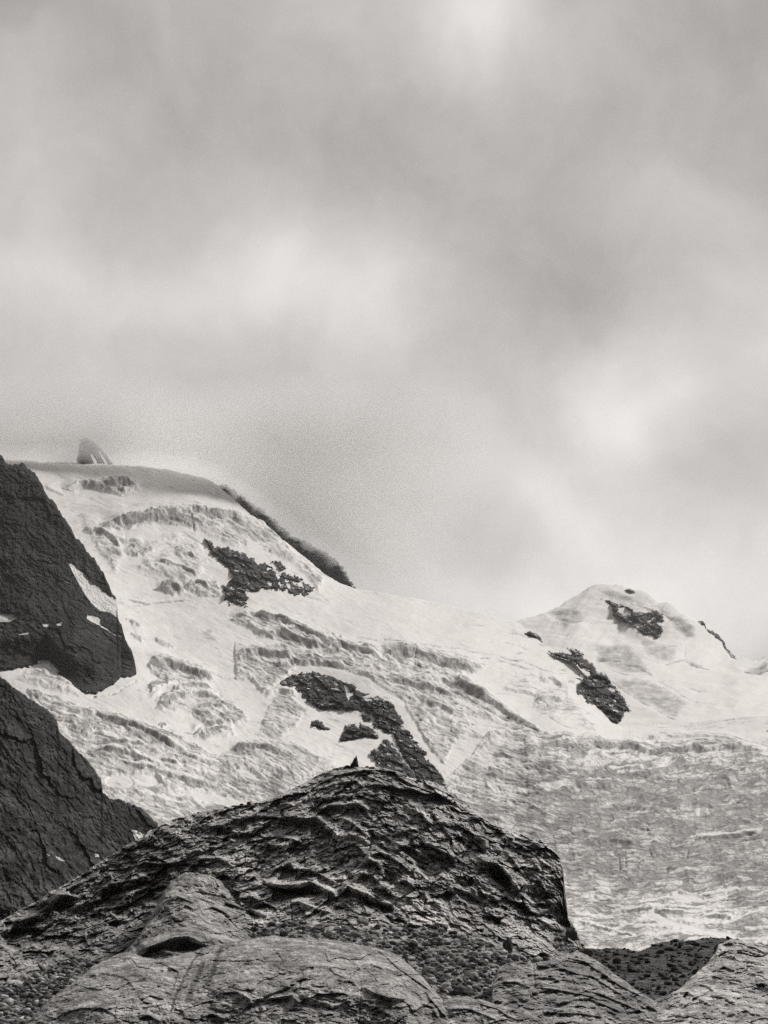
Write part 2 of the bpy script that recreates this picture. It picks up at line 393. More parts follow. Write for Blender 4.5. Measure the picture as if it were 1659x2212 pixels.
def pebble_material():
    m, nt, p = new_mat('scree_stones'); tc = N(nt, 'ShaderNodeTexCoord'); v = tc.outputs['Object']
    c = ramp(nt, noise(nt, v, 2.2, 4, .6), [(.38, .10), (.5, .20), (.62, .34)])
    sc = N(nt, 'ShaderNodeVectorMath', operation='SCALE'); nt.links.new(c, sc.inputs[0]); nt.links.new(attr(nt, 'tone'), sc.inputs['Scale']); nt.links.new(sc.outputs[0], p.inputs['Base Color'])
    b = N(nt, 'ShaderNodeBump'); b.inputs['Strength'].default_value = .5; b.inputs['Distance'].default_value = .04; nt.links.new(noise(nt, v, 9, 3, .6), b.inputs['Height']); nt.links.new(b.outputs[0], p.inputs['Normal'])
    return m
MAT_PEBBLE = pebble_material()
MAT_DARKSTONE = rock_material('dark_stone', .03, .055, .10, .05, .8, False)

# ================================================================== THE GLACIER (one sheet of ice from the col down to the tongue)
G_TOP = [(-80, 976), (0, 988), (60, 998), (110, 1002), (190, 1002), (250, 1006), (330, 1012), (400, 1022), (440, 1033), (470, 1052), (500, 1078), (540, 1112), (580, 1142), (620, 1176), (660, 1208),
         (700, 1240), (735, 1262), (770, 1274), (850, 1286), (930, 1300), (1000, 1316), (1060, 1330), (1100, 1342), (1125, 1350), (1150, 1372), (1180, 1394), (1210, 1408), (1240, 1432), (1275, 1470), (1300, 1520), (1330, 1562),
         (1345, 1573), (1400, 1568), (1480, 1561), (1560, 1554), (1659, 1544), (1740, 1536), (1900, 1522)]
G_BOT = [(-80, 2100), (1080, 2125), (1150, 2130), (1740, 2150), (1900, 2150)]
G_D = depth([(-60, 980, 4780), (200, 1005, 4730), (450, 1040, 4430), (600, 1160, 3900), (760, 1272, 3500), (950, 1305, 3400), (1120, 1348, 3250), (1210, 1408, 2900), (1300, 1530, 2250),
             (1500, 1560, 2150), (1740, 1538, 2200), (1345, 1573, 2080), (200, 1110, 3930), (350, 1110, 3900), (300, 1140, 3700), (450, 1200, 3500), (300, 1300, 3050), (500, 1320, 2980), (700, 1300, 3200), (850, 1350, 2850),
             (1000, 1400, 2600), (100, 1452, 2130), (0, 1446, 2110), (170, 1494, 2010), (225, 1494, 2020), (292, 1445, 2240), (350, 1420, 2450), (550, 1420, 2480), (800, 1440, 2250), (1000, 1480, 2150), (1200, 1540, 2000), (0, 1500, 2000), (200, 1540, 1850), (400, 1560, 1800), (600, 1560, 1850),
             (300, 1620, 1560), (500, 1680, 1450), (750, 1640, 1600), (950, 1660, 1550), (0, 1700, 1350), (300, 1820, 1080), (700, 1760, 1180), (1100, 1660, 1560), (1350, 1620, 1780), (1650, 1610, 1850), (1200, 1760, 1300), (1450, 1760, 1320),
             (1700, 1760, 1320), (1200, 1900, 1080), (1450, 1900, 1080), (1700, 1900, 1080), (1300, 2000, 900), (1600, 2000, 900), (1200, 2060, 760), (1450, 2070, 740), (1700, 2070, 760), (1400, 2140, 620), (950, 2110, 700), (500, 2100, 760), (50, 2100, 800), (500, 1950, 980), (900, 1930, 1000), (1850, 2100, 700), (1850, 1560, 2150)], 70)
ICE = [  # (outline, how bare, soft edge)
    ([(950, 1705), (985, 1672), (1030, 1625), (1058, 1588), (1150, 1578), (1290, 1596), (1330, 1612), (1430, 1606), (1540, 1604), (1659, 1622), (1950, 1625), (1950, 2180), (-100, 2180), (-100, 1950), (600, 1850), (900, 1800), (950, 1740)], .92, 14),
    ([(690, 1384), (745, 1392), (830, 1400), (875, 1399), (930, 1412), (985, 1428), (1058, 1438), (1030, 1452), (985, 1466), (1035, 1486), (1060, 1508), (1110, 1545), (1185, 1584), (1120, 1578), (1060, 1556), (1000, 1546), (1012, 1562), (1045, 1600),
      (1010, 1590), (985, 1600), (960, 1650), (930, 1620), (900, 1565), (870, 1515), (790, 1462), (700, 1436), (640, 1440), (605, 1475), (570, 1500), (545, 1470), (512, 1470), (508, 1425), (530, 1405), (580, 1400), (640, 1402), (610, 1385), (560, 1368), (495, 1340), (530, 1335), (600, 1342), (650, 1358)], .75, 8),
    ([(560, 1590), (575, 1540), (600, 1500), (625, 1500), (660, 1535), (640, 1575), (600, 1600)], .6, 10),
    ([(318, 1440), (335, 1424), (380, 1432), (430, 1446), (466, 1464), (440, 1478), (380, 1480), (330, 1498), (322, 1480), (350, 1468), (330, 1455)], .8, 5),
    ([(338, 1532), (352, 1510), (385, 1492), (440, 1484), (470, 1494), (478, 1512), (520, 1540), (535, 1556), (500, 1572), (505, 1590), (440, 1600), (418, 1592), (448, 1572), (415, 1542), (370, 1534)], .8, 7),
    ([(500, 1620), (560, 1600), (640, 1610), (700, 1640), (730, 1660), (700, 1800), (580, 1800), (480, 1700), (440, 1650)], .75, 12),
    ([(60, 1492), (130, 1510), (200, 1532), (300, 1562), (400, 1600), (470, 1636), (540, 1672), (620, 1700), (620, 1800), (300, 1900), (200, 1760), (90, 1560)], .85, 5),
    ([(1160, 1490), (1230, 1470), (1250, 1520), (1290, 1585), (1200, 1560), (1150, 1530)], .5, 14),
    ([(1080, 1440), (1150, 1450), (1200, 1490), (1150, 1500), (1080, 1480)], .3, 14),
    ([(215, 1140), (330, 1112), (420, 1104), (445, 1118), (440, 1150), (405, 1142), (330, 1130), (260, 1148)], .85, 4), ([(440, 1108), (500, 1115), (570, 1132), (620, 1180), (660, 1225), (700, 1250), (690, 1280), (640, 1225), (560, 1180), (500, 1180), (440, 1150)], .66, 10),
    ([(165, 1050), (215, 1042), (270, 1042), (305, 1052), (262, 1072), (215, 1060)], .85, 4), ([(262, 1196), (290, 1180), (330, 1196), (300, 1205)], .8, 4), ([(345, 1275), (375, 1262), (400, 1280), (375, 1290)], .85, 3), ([(402, 1272), (430, 1258), (468, 1262), (480, 1290), (440, 1290)], .8, 4),
    ([(190, 1150), (240, 1150), (270, 1200), (250, 1240), (215, 1200)], .55, 12), ([(370, 1185), (430, 1170), (450, 1210), (430, 1250), (400, 1225)], .55, 12), ([(280, 1225), (360, 1215), (440, 1245), (400, 1260), (310, 1240)], .5, 12),
    ([(560, 1335), (620, 1345), (700, 1372), (740, 1382), (700, 1388), (620, 1392), (560, 1370), (510, 1345)], .72, 7), ([(870, 1360), (900, 1366), (930, 1376), (880, 1374), (840, 1366)], .0, 8), ([(760, 1345), (840, 1352), (850, 1360), (790, 1360)], .28, 8),
    ([(60, 1450), (110, 1440), (150, 1475), (175, 1495), (150, 1500), (100, 1490), (40, 1470)], .6, 10), ([(115, 1455), (130, 1455), (138, 1495), (122, 1490)], .85, 4),
    ([(1100, 1365), (1112, 1350), (1140, 1368), (1150, 1385)], .3, 8), ([(270, 1340), (300, 1350), (310, 1360), (285, 1352)], .55, 2.5), ([(282, 1368), (305, 1375), (312, 1388), (290, 1378)], .6, 2.5), ([(325, 1378), (355, 1385), (380, 1402), (350, 1398)], .6, 3),
    ([(620, 1640), (700, 1612), (740, 1600), (760, 1618), (700, 1635)], .25, 8), ([(1380, 1440), (1440, 1460), (1470, 1500), (1400, 1490)], .2, 20),
    ([(345, 1565), (353, 1562), (360, 1570), (350, 1576)], .9, 1.5),
]
SNOWPATCH = [
    ([(225, 1690), (240, 1676), (300, 1672), (335, 1676), (352, 1692), (330, 1704), (262, 1706), (232, 1702)], .9), ([(390, 1716), (430, 1712), (500, 1726), (555, 1744), (500, 1748), (430, 1732)], .95),
    ([(1040, 1625), (1060, 1600), (1110, 1595), (1060, 1640), (1100, 1655), (1050, 1665), (1010, 1640)], .6), ([(1440, 1938), (1465, 1930), (1510, 1936), (1525, 1946), (1475, 1950)], .9), ([(1385, 1985), (1410, 1970), (1450, 1990), (1530, 2008), (1590, 2018), (1600, 2028), (1500, 2020), (1430, 2000)], .85),
    ([(190, 1570), (230, 1580), (245, 1590), (200, 1585)], .7), ([(350, 1600), (380, 1605), (420, 1640), (380, 1625)], .5), ([(500, 1660), (540, 1665), (580, 1690), (530, 1685)], .8), ([(250, 1630), (330, 1640), (400, 1665), (330, 1652)], .6),
    ([(1160, 1700), (1230, 1690), (1250, 1702), (1180, 1712)], .6), ([(1090, 1610), (1180, 1605), (1190, 1612), (1100, 1620)], .4),
]
S1 = (700, 1500, .5425); S3 = (1250, 2000, .3767); S4 = (1875, 2300, .3767); S5 = (1875, 2900, .3767); S0 = (0, 1400, .5425); S2 = (300, 2150, .3767)
CREV = [  # traced open crevasses: (line, half width, depth in sheet units)
    (Z(*S1, [(850, 1065), (1000, 1080), (1180, 1110), (1450, 1130), (1659, 1170)]), 1.6, 3), (Z(*S3, [(0, 220), (200, 265), (420, 300), (640, 300), (860, 345), (1060, 385), (1250, 430), (1460, 510)]), 1.5, 3),
    (Z(*S3, [(600, 375), (760, 385), (900, 380), (1060, 415), (1200, 470), (1400, 480)]), 1.4, 3), (Z(*S3, [(400, 320), (540, 350), (680, 330), (840, 335)]), 1.2, 2), (Z(*S3, [(820, 235), (940, 240), (1060, 245), (1230, 297)]), 1.2, 2.5),
    (Z(*S3, [(690, 90), (800, 92), (860, 102)]), 1.0, 2), (Z(*S3, [(950, 135), (1060, 160), (1150, 170), (1210, 190)]), 1.0, 2), (Z(*S1, [(1080, 820), (1200, 845), (1350, 865)]), .9, 2), (Z(*S1, [(1540, 940), (1659, 948)]), .9, 2),
    (Z(*S1, [(1480, 980), (1600, 995)]), .8, 2), (Z(*S3, [(0, 290), (120, 275), (260, 300), (400, 320)]), 1.3, 2.5), (Z(*S3, [(350, 500), (480, 530), (620, 540), (800, 590)]), 1.6, 3), (Z(*S3, [(560, 660), (760, 770), (960, 880), (1160, 960), (1400, 1035)]), 2.0, 3),
    (Z(*S3, [(700, 960), (860, 965), (1020, 990), (1200, 1000)]), 1.2, 2), (Z(*S3, [(180, 320), (195, 370)]), 1.2, 3), (Z(*S3, [(290, 350), (262, 410)]), 1.2, 3), (Z(*S3, [(960, 700), (1030, 690), (1100, 705), (1160, 670), (1240, 665)]), 1.2, 2),
    (Z(*S3, [(1010, 640), (1100, 655), (1180, 660)]), 1.0, 2), (Z(*S3, [(1100, 545), (1180, 550), (1250, 520), (1330, 550)]), 1.0, 2), (Z(*S3, [(1300, 750), (1400, 770), (1410, 820)]), 1.6, 3), (Z(*S3, [(1420, 900), (1530, 960), (1659, 990)]), 1.2, 2),
    (Z(*S0, [(710, 1020), (800, 1010), (850, 1005)]), 1.0, 2), (Z(*S0, [(750, 1060), (860, 1055), (910, 1045), (1010, 1030), (1130, 1025)]), 1.0, 2.5), (Z(*S0, [(860, 475), (900, 475)]), 1, 1), (Z(*S0, [(600, 550), (700, 540), (800, 520), (960, 510), (1180, 470)]), 1.2, 2),
    (Z(*S0, [(1160, 480), (1150, 540), (1165, 620)]), 1.2, 3), (Z(*S0, [(715, 320), (705, 380)]), 1.2, 3), (Z(*S0, [(370, 350), (480, 325), (640, 335), (740, 318), (860, 335)]), 1.2, 2.5), (Z(*S0, [(860, 740), (960, 700), (1050, 690)]), 1.5, 3), (Z(*S0, [(960, 770), (1060, 720)]), 1.4, 3),
    (Z(*S0, [(870, 700), (1000, 650), (1100, 640)]), 1.3, 3), (Z(*S0, [(500, 600), (620, 600), (700, 660), (780, 690)]), 1.3, 2), (Z(*S0, [(840, 800), (960, 800), (1100, 830), (1190, 880)]), 1.2, 2), (Z(*S0, [(1230, 500), (1245, 560)]), 1.2, 2), (Z(*S0, [(1260, 510), (1280, 570)]), 1.0, 2),
    (Z(*S0, [(60, 185), (180, 200), (330, 205)]), .9, 1.5), (Z(*S0, [(450, 225), (500, 220), (540, 230), (700, 215), (900, 260), (1000, 275)]), .9, 1.5), (Z(*S0, [(1140, 290), (1220, 330), (1320, 370)]), .9, 1.5), (Z(*S2, [(0, 320), (180, 290), (320, 215), (372, 185)]), 1.8, 3),
    (Z(*S2, [(320, 1000), (340, 1040), (360, 1075), (320, 1100)]), 1.0, 3), (Z(*S2, [(790, 625), (880, 640), (960, 600)]), 1.2, 2.5), (Z(*S2, [(200, 540), (350, 545)]), .9, 2), (Z(*S2, [(1310, 535), (1450, 550), (1659, 545)]), 1.2, 2),
    (Z(*S4, [(305, 950), (325, 1000)]), 1.0, 4), (Z(*S4, [(370, 1310), (385, 1440)]), 1.2, 5), (Z(*S4, [(430, 1320), (430, 1410)]), 1.3, 5), (Z(*S4, [(635, 1245), (660, 1320)]), 1.3, 5), (Z(*S4, [(805, 1180), (825, 1240)]), 1.0, 4), (Z(*S4, [(790, 1410), (795, 1450)]), 1.6, 5),
    (Z(*S4, [(970, 1260), (955, 1300)]), 1.0, 4), (Z(*S4, [(1140, 1230), (1220, 1195)]), 1.2, 4), (Z(*S4, [(1160, 1310), (1180, 1260), (1230, 1230)]), 1.2, 4), (Z(*S4, [(1300, 1225), (1400, 1195), (1550, 1165)]), 1.2, 4), (Z(*S4, [(1500, 860), (1600, 790), (1659, 755)]), 1.6, 4),
    (Z(*S4, [(1560, 1300), (1620, 1290)]), 2, 4), (Z(*S4, [(1640, 210), (1659, 215)]), 2, 3), (Z(*S4, [(620, 680), (660, 660)]), 1.6, 3), (Z(*S4, [(880, 935), (910, 935)]), 1.6, 3), (Z(*S4, [(600, 650), (520, 660)]), 1.2, 3), (Z(*S4, [(1530, 1385), (1580, 1385)]), 1.6, 4),
    (Z(*S4, [(480, 270), (640, 255), (860, 255), (1060, 250), (1260, 270), (1500, 320), (1659, 350)]), 1.4, 2), (Z(*S4, [(680, 185), (900, 165), (1100, 150), (1300, 120), (1550, 95)]), 1.2, 2), (Z(*S4, [(900, 190), (1100, 185), (1300, 165), (1500, 130)]), 1.0, 2), (Z(*S4, [(400, 120), (560, 135), (760, 145), (1000, 135)]), 1.0, 2),
    (Z(*S4, [(370, 600), (500, 590), (640, 605), (760, 560)]), 1.4, 3), (Z(*S4, [(420, 580), (560, 580), (700, 560), (850, 500)]), 1.0, 2),
]
WHITE = [  # traced lines of old snow lying in the furrows
    Z(*S5, [(0, 270), (200, 320), (380, 370), (520, 395)]), Z(*S5, [(330, 330), (500, 290), (700, 250), (820, 260), (960, 250), (1100, 280), (1270, 290), (1400, 260), (1500, 210), (1659, 150)]), Z(*S5, [(1060, 250), (1200, 215), (1280, 225), (1360, 260)]),
    Z(*S5, [(640, 200), (800, 190), (960, 190), (1100, 180), (1250, 190)]), Z(*S5, [(560, 150), (700, 140), (900, 145), (1100, 140), (1280, 150)]), Z(*S5, [(500, 330), (700, 320), (900, 325), (1100, 360), (1300, 380), (1400, 420), (1659, 440)]), Z(*S5, [(400, 410), (600, 400), (800, 385), (1000, 390)]),
    Z(*S5, [(1020, 50), (1200, 20), (1400, 0)]), Z(*S5, [(1060, 90), (1180, 80), (1300, 60)]), Z(*S5, [(330, 190), (450, 170), (560, 170)]), Z(*S5, [(0, 200), (200, 230), (320, 250)]), Z(*S5, [(720, 370), (830, 365), (940, 350)]), Z(*S5, [(1480, 330), (1580, 335), (1659, 330)]), Z(*S5, [(560, 110), (700, 85), (800, 50)]),
    Z(*S4, [(370, 585), (500, 600), (640, 580), (740, 540), (850, 505)]), Z(*S4, [(100, 670), (200, 660), (290, 660)]), Z(*S4, [(110, 430), (250, 405), (420, 405)]), Z(*S4, [(560, 345), (640, 340), (720, 365)]), Z(*S4, [(380, 470), (460, 450), (520, 480)]), Z(*S4, [(820, 370), (960, 370), (1100, 355)]),
    Z(*S4, [(500, 310), (640, 310), (740, 265)]), Z(*S4, [(300, 560), (420, 555), (500, 560)]), Z(*S4, [(0, 490), (100, 480), (160, 460)]), Z(*S4, [(200, 430), (300, 460), (430, 440)]), Z(*S4, [(1000, 1130), (1200, 1110), (1400, 1120), (1600, 1090)]),
    Z(*S2, [(120, 620), (250, 690), (350, 720), (440, 740)]), Z(*S2, [(270, 830), (380, 830), (470, 860), (560, 930)]), Z(*S2, [(240, 880), (400, 920), (540, 940), (700, 1000), (860, 1050), (960, 1060)]), Z(*S2, [(680, 880), (780, 930), (900, 980), (980, 1010)]), Z(*S2, [(720, 780), (840, 840), (960, 870), (1080, 890)]),
    Z(*S2, [(1180, 820), (1300, 860), (1430, 890), (1659, 960)]), Z(*S2, [(1370, 990), (1500, 1030)]), Z(*S2, [(1170, 1090), (1280, 1165)]), Z(*S2, [(0, 760), (60, 770), (160, 765), (260, 775)]), Z(*S2, [(0, 620), (100, 650), (220, 690)]), Z(*S2, [(500, 300), (600, 240), (700, 260), (860, 215), (1100, 240)]),
    Z(*S2, [(450, 770), (560, 850), (640, 870)]), Z(*S2, [(600, 380), (740, 310), (860, 280), (1080, 300)]), Z(*S2, [(720, 1130), (900, 1160), (1060, 1190), (1190, 1250)]), Z(*S2, [(460, 1150), (600, 1190), (800, 1240)]), Z(*S2, [(900, 660), (1050, 600), (1180, 580)]),
    Z(*S3, [(40, 380), (110, 440), (150, 500), (230, 545), (330, 540), (380, 510), (540, 540), (640, 555), (800, 560)]), Z(*S3, [(640, 755), (800, 830), (960, 900), (1200, 970)]), Z(*S3, [(520, 890), (640, 930), (760, 940)]), Z(*S3, [(380, 880), (460, 960), (560, 1010)]), Z(*S3, [(260, 570), (460, 600), (560, 660)]),
    Z(*S1, [(660, 1100), (760, 1110), (860, 1130), (960, 1110), (1080, 1120)]), Z(*S1, [(340, 1120), (500, 1130), (640, 1160)]), Z(*S1, [(500, 1180), (640, 1190), (780, 1170), (880, 1190)]), Z(*S1, [(240, 1040), (380, 1020), (470, 1030)]),
]
def lift(pts, L_): return ([(a, b + .55 * L_) for a, b in pts], .66 * L_, 2.6 * L_, L_)
SHELF = [lift(p, L_) for p, L_ in [
    (Z(*S0, [(600, 550), (750, 530), (960, 505), (1100, 480), (1180, 470), (1300, 490), (1400, 500), (1520, 580)]), 20), (Z(*S0, [(370, 345), (480, 320), (640, 330), (740, 318), (860, 340)]), 14), (Z(*S0, [(840, 745), (960, 700), (1100, 640)]), 9), (Z(*S0, [(670, 672), (780, 655), (870, 670)]), 9),
    (Z(*S0, [(940, 955), (1020, 930), (1100, 975)]), 12), (Z(*S0, [(1090, 925), (1180, 905), (1260, 935)]), 14), (Z(*S0, [(840, 795), (960, 780), (1100, 825), (1200, 885)]), 10), (Z(*S0, [(490, 600), (560, 585), (640, 620), (730, 700)]), 14), (Z(*S0, [(860, 700), (1000, 650), (1110, 640)]), 8), (Z(*S0, [(960, 780), (1060, 730), (1180, 760)]), 9),
    (Z(*S0, [(720, 1015), (880, 1040), (1020, 1025), (1180, 1015)]), 4), (Z(*S0, [(260, 330), (380, 380), (480, 370)]), 6), (Z(*S1, [(80, 905), (250, 915), (400, 960), (520, 1020), (640, 1070), (760, 1100)]), 15), (Z(*S1, [(240, 1040), (400, 1030), (560, 1085), (680, 1110)]), 14), (Z(*S1, [(640, 1150), (760, 1105), (900, 1135), (1000, 1180)]), 13),
    (Z(*S1, [(1000, 1150), (1130, 1125), (1250, 1160), (1400, 1200), (1580, 1245)]), 22), (Z(*S1, [(130, 1200), (180, 1140), (260, 1130), (360, 1150), (480, 1180)]), 17), (Z(*S1, [(330, 1230), (480, 1200), (640, 1210), (800, 1230)]), 12), (Z(*S1, [(1200, 1300), (1380, 1320), (1520, 1370), (1659, 1440)]), 14), (Z(*S1, [(300, 1400), (380, 1360), (500, 1390)]), 14),
    (Z(*S2, [(480, 20), (640, 5), (800, 55), (1060, 150)]), 16), (Z(*S2, [(480, 320), (600, 250), (860, 215), (1060, 235)]), 12), (Z(*S2, [(560, 410), (700, 325), (880, 285), (1080, 300)]), 13), (Z(*S2, [(900, 420), (1000, 390), (1140, 410)]), 9), (Z(*S2, [(850, 590), (980, 540), (1110, 530), (1220, 545)]), 11), (Z(*S2, [(880, 650), (1050, 600), (1180, 590)]), 8),
    (Z(*S2, [(0, 440), (200, 510), (420, 590), (600, 680), (800, 790), (1000, 900)]), 12), (Z(*S2, [(0, 620), (200, 690), (420, 740), (620, 850), (800, 930)]), 8), (Z(*S2, [(0, 770), (180, 770), (360, 830), (560, 900)]), 9), (Z(*S2, [(300, 900), (500, 930), (700, 1010), (900, 1060), (1080, 1110)]), 10), (Z(*S2, [(1180, 760), (1400, 740), (1659, 800)]), 10),
    (Z(*S3, [(600, 560), (760, 650), (940, 740), (1100, 860), (1250, 930)]), 16), (Z(*S3, [(0, 560), (180, 590), (420, 640), (600, 700)]), 12), (Z(*S3, [(300, 760), (500, 800), (640, 870)]), 12), (Z(*S3, [(1020, 640), (1200, 660), (1330, 700)]), 8), (Z(*S3, [(1340, 560), (1460, 540), (1560, 620)]), 12), (Z(*S3, [(1300, 740), (1420, 720), (1560, 760)]), 10),
    (Z(*S4, [(400, 270), (640, 255), (900, 250), (1200, 262), (1500, 320)]), 9), (Z(*S4, [(0, 350), (200, 330), (420, 340), (640, 400), (860, 390), (1100, 370), (1400, 360), (1659, 370)]), 12), (Z(*S4, [(360, 590), (600, 600), (800, 540), (1000, 430)]), 12), (Z(*S4, [(0, 700), (160, 680), (340, 690)]), 12), (Z(*S4, [(300, 900), (500, 880), (760, 900)]), 9),
    (Z(*S4, [(1000, 1140), (1300, 1120), (1600, 1100)]), 9), (Z(*S4, [(60, 1200), (300, 1150), (520, 1180)]), 9), (Z(*S5, [(1060, 250), (1200, 215), (1300, 225), (1380, 265)]), 9), (Z(*S5, [(330, 195), (560, 165), (800, 190), (1000, 190)]), 7), (Z(*S5, [(0, 270), (250, 330), (520, 390)]), 6)]]
KU = np.array([-200, 0, 300, 600, 900, 1080, 1200, 1320, 1500, 1900.]); KS = np.array([.28, .30, .42, .48, .40, .30, .08, -.04, -.10, -.14])
_ku = np.linspace(-200, 1900, 400); _kc = np.cumsum(np.interp(_ku, KU, KS)) * (_ku[1] - _ku[0])
_cache = {}
def ice_fields(U, V):
    key = (U.shape, float(U[0, 0]), float(V[0, 0]))
    if key in _cache: return _cache[key]
    wob = 9 * fbm(U / 26, V / 14, 0., 5, .68)
    wob2 = 6 * fbm(U / 22 + 50, V / 12, 0., 5, .68)
    U2, V2 = U + wob * 1.3, V + wob2
    ice = np.zeros(U.shape); act = np.zeros(U.shape)
    for poly, st, soft in ICE:
        d = box_dist(U2, V2, poly, soft * 2 + 42); act = np.maximum(act, st * sstep(-soft - 38, 8, d)); ice = np.maximum(ice, st * sstep(-soft, soft, d))
    for poly, st in SNOWPATCH:
        d = box_dist(U2, V2, poly, 12); ice = ice * (1 - st * sstep(-4, 4, d))
    phi = V - np.interp(U, _ku, _kc) + 14 * fbm(U / 120, V / 60, 0., 3)
    st1 = ridged(U / 70, phi / 7.5, 0., 3, .55); st2 = ridged(U / 34 + 30, phi / 3.6 + 9, 0., 2, .5)
    rough = fbm(U / 9, V / 5.5, 0., 3, .7)
    big = fbm(U / 60 + 5, V / 26, 0., 3, .5)
    wj = fbm(U / 16, V / 9, 0., 3, .6)
    fa1, fa2, fc, fy = worley(U / 30 + .5 * wj, phi / 9.5 + .35 * wj, 3); fb1, fb2, fd, fy2 = worley(U / 12 + .6 * wj, phi / 4.6 + .4 * wj, 9)
    net = np.maximum(sstep(.16, 0, fa2 - fa1), .6 * sstep(.16, 0, fb2 - fb1)); blk = (fc - .5) * 1.2 + (fd - .5) * .8 + 1.0 * fy + .5 * fy2
    # streaked where the ice is drawn out, broken in the middle of the fall
    mid = sstep(1080, 1200, U) * sstep(1640, 1700, V) * sstep(1960, 1880, V)
    streak = (.6 * st1 + .4 * st2)
    h = streak * (1 - .4 * mid) * 1.25 + rough * (.12 + .2 * mid) + big * .4 + blk * .34 - net * .4
    furrow = np.zeros(U.shape); white = np.zeros(U.shape)
    U3, V3 = U + .3 * wob, V + .4 * wob2
    for pts, w_, dd in CREV:
        d = box_dist(U3, V3, pts, w_ * 4, False); furrow = np.maximum(furrow, dd * np.exp(-(d / (w_ * np.clip(.9 + 1.3 * rough, .35, 1.6))) ** 2))
    for pts in WHITE:
        d = box_dist(U3, V3, pts, 10, False); white = np.maximum(white, np.exp(-(d / np.clip(2.2 + 3.2 * rough, .8, 4)) ** 2))
    lay = layered(U, phi, 0., 0., (46, 21, 10), (6, 3.4, 1.7), np.array([[-300, 0], [2000, 0]]), 2.0, (70, 44, 26))
    broad = 5 * ridged(U / 110, phi / 34, 0., 4, .55)
    h = h + (.16 + .95 * act * (1 - .5 * sstep(1640, 1760, V))) * (lay * .42 + broad * .55)
    clear = 1 - sstep(1290, 1310, V) * sstep(1400, 1360, V) * sstep(640, 760, U) * sstep(1130, 1080, U)
    _cache['line'] = sstep(.66, .86, ridged(U / 95 + 3, phi / 13 + 5, 0., 3, .5)) * sstep(-.10, .22, fbm(U / 60 + 33, phi / 22, 0., 3)) * clear
    _cache[key] = (ice, h, furrow, white, 1.3 * streak * (1 - .4 * mid) - .7 * net + .5 * (fc - .5) + .35 * (fd - .5) + .25, rough, big)
    return _cache[key]
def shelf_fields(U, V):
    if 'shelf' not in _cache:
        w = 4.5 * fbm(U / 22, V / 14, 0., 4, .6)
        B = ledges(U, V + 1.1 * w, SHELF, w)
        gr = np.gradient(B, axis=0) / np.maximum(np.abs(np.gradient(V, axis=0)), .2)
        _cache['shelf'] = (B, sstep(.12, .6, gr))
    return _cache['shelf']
def g_z(U, V, X, Y, Zc, r):
    ice, h, fur, wh, stk, rough, big = ice_fields(U, V)
    px = r / FPX
    up = sstep(1420, 1300, V) * sstep(800, 650, U)
    swell = up * 4 * ridged(U / 70, V / 20, 0., 3, .5) * (.25 + .8 * ice) + 5 * fbm(U / 150, V / 60, 0., 3) + 1.2 * fbm(U / 40, V / 18, 0., 3)
    serac = sstep(.15, .5, ice)
    return px * (shelf_fields(U, V)[0] + swell * 1.5 + (.26 + .66 * serac) * h * 2.3 - fur * 1.0 + wh * .5) 
def g_attr(U, V, X, Y, Zc):
    ice, h, fur, wh, stk, rough, big = ice_fields(U, V)
    k = ice * (.86 - .62 * (stk - .25) + .6 * big - .25 * rough)
    k = np.where(ice > .05, k, 0) + .12 * np.clip(fbm(U / 50, V / 12, 0., 4), 0, 1) + .42 * _cache['line'] * (1 - sstep(.2, .5, ice))
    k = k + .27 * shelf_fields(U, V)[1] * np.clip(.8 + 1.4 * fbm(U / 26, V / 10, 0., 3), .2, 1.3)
    k = k + .22 * np.clip(fur, 0, 3) * np.clip(.55 + 1.6 * fbm(U / 22 + 7, V / 22, 0., 3), 0, 1.2); k = k * (1 - .8 * wh) - .55 * wh * np.clip(.7 + 1.5 * fbm(U / 18, V / 9, 0., 3), 0, 1)
    return {'ice': np.clip(k, -.3, 1.3)}
glacier, G_GRID = sheet('glacier', G_TOP, G_BOT, G_D, MAT_ICE, 1.7, 1.5, None, g_z, g_attr, None, (500, 300), [(2.2, 40), (1.5, 14), (.7, 5)])
prop(glacier, 'pale glacier with bare grey icefalls and white snow fields', kind='structure')

# ================================================================== RIGHT PEAK and the snow basin below it
F_TOP = [(1000, 1372), (1090, 1350), (1120, 1342), (1160, 1328), (1200, 1313), (1240, 1290), (1272, 1271), (1300, 1265), (1345, 1265), (1385, 1277), (1425, 1297), (1460, 1316), (1500, 1340), (1522, 1350), (1545, 1375), (1562, 1395), (1580, 1418), (1605, 1423), (1625, 1430), (1642, 1424), (1659, 1415), (1700, 1398), (1760, 1380), (1900, 1340)]
F_BOT = [(1000, 1480), (1200, 1600), (1350, 1660), (1760, 1640), (1900, 1640)]
F_D = depth([(1050, 1360, 4500), (1200, 1312, 4700), (1320, 1264, 4900), (1420, 1296, 4800), (1500, 1340, 4700), (1585, 1418, 4500), (1760, 1424, 4400), (1330, 1380, 4350), (1450, 1430, 4000), (1240, 1360, 4300), (1200, 1400, 4050), (1350, 1460, 3600), (1600, 1470, 3700), (1450, 1540, 3000), (1700, 1560, 3000), (1300, 1540, 3100), (1400, 1640, 2500), (1700, 1640, 2500)], 60)
S6 = (1600, 1800, .5425)
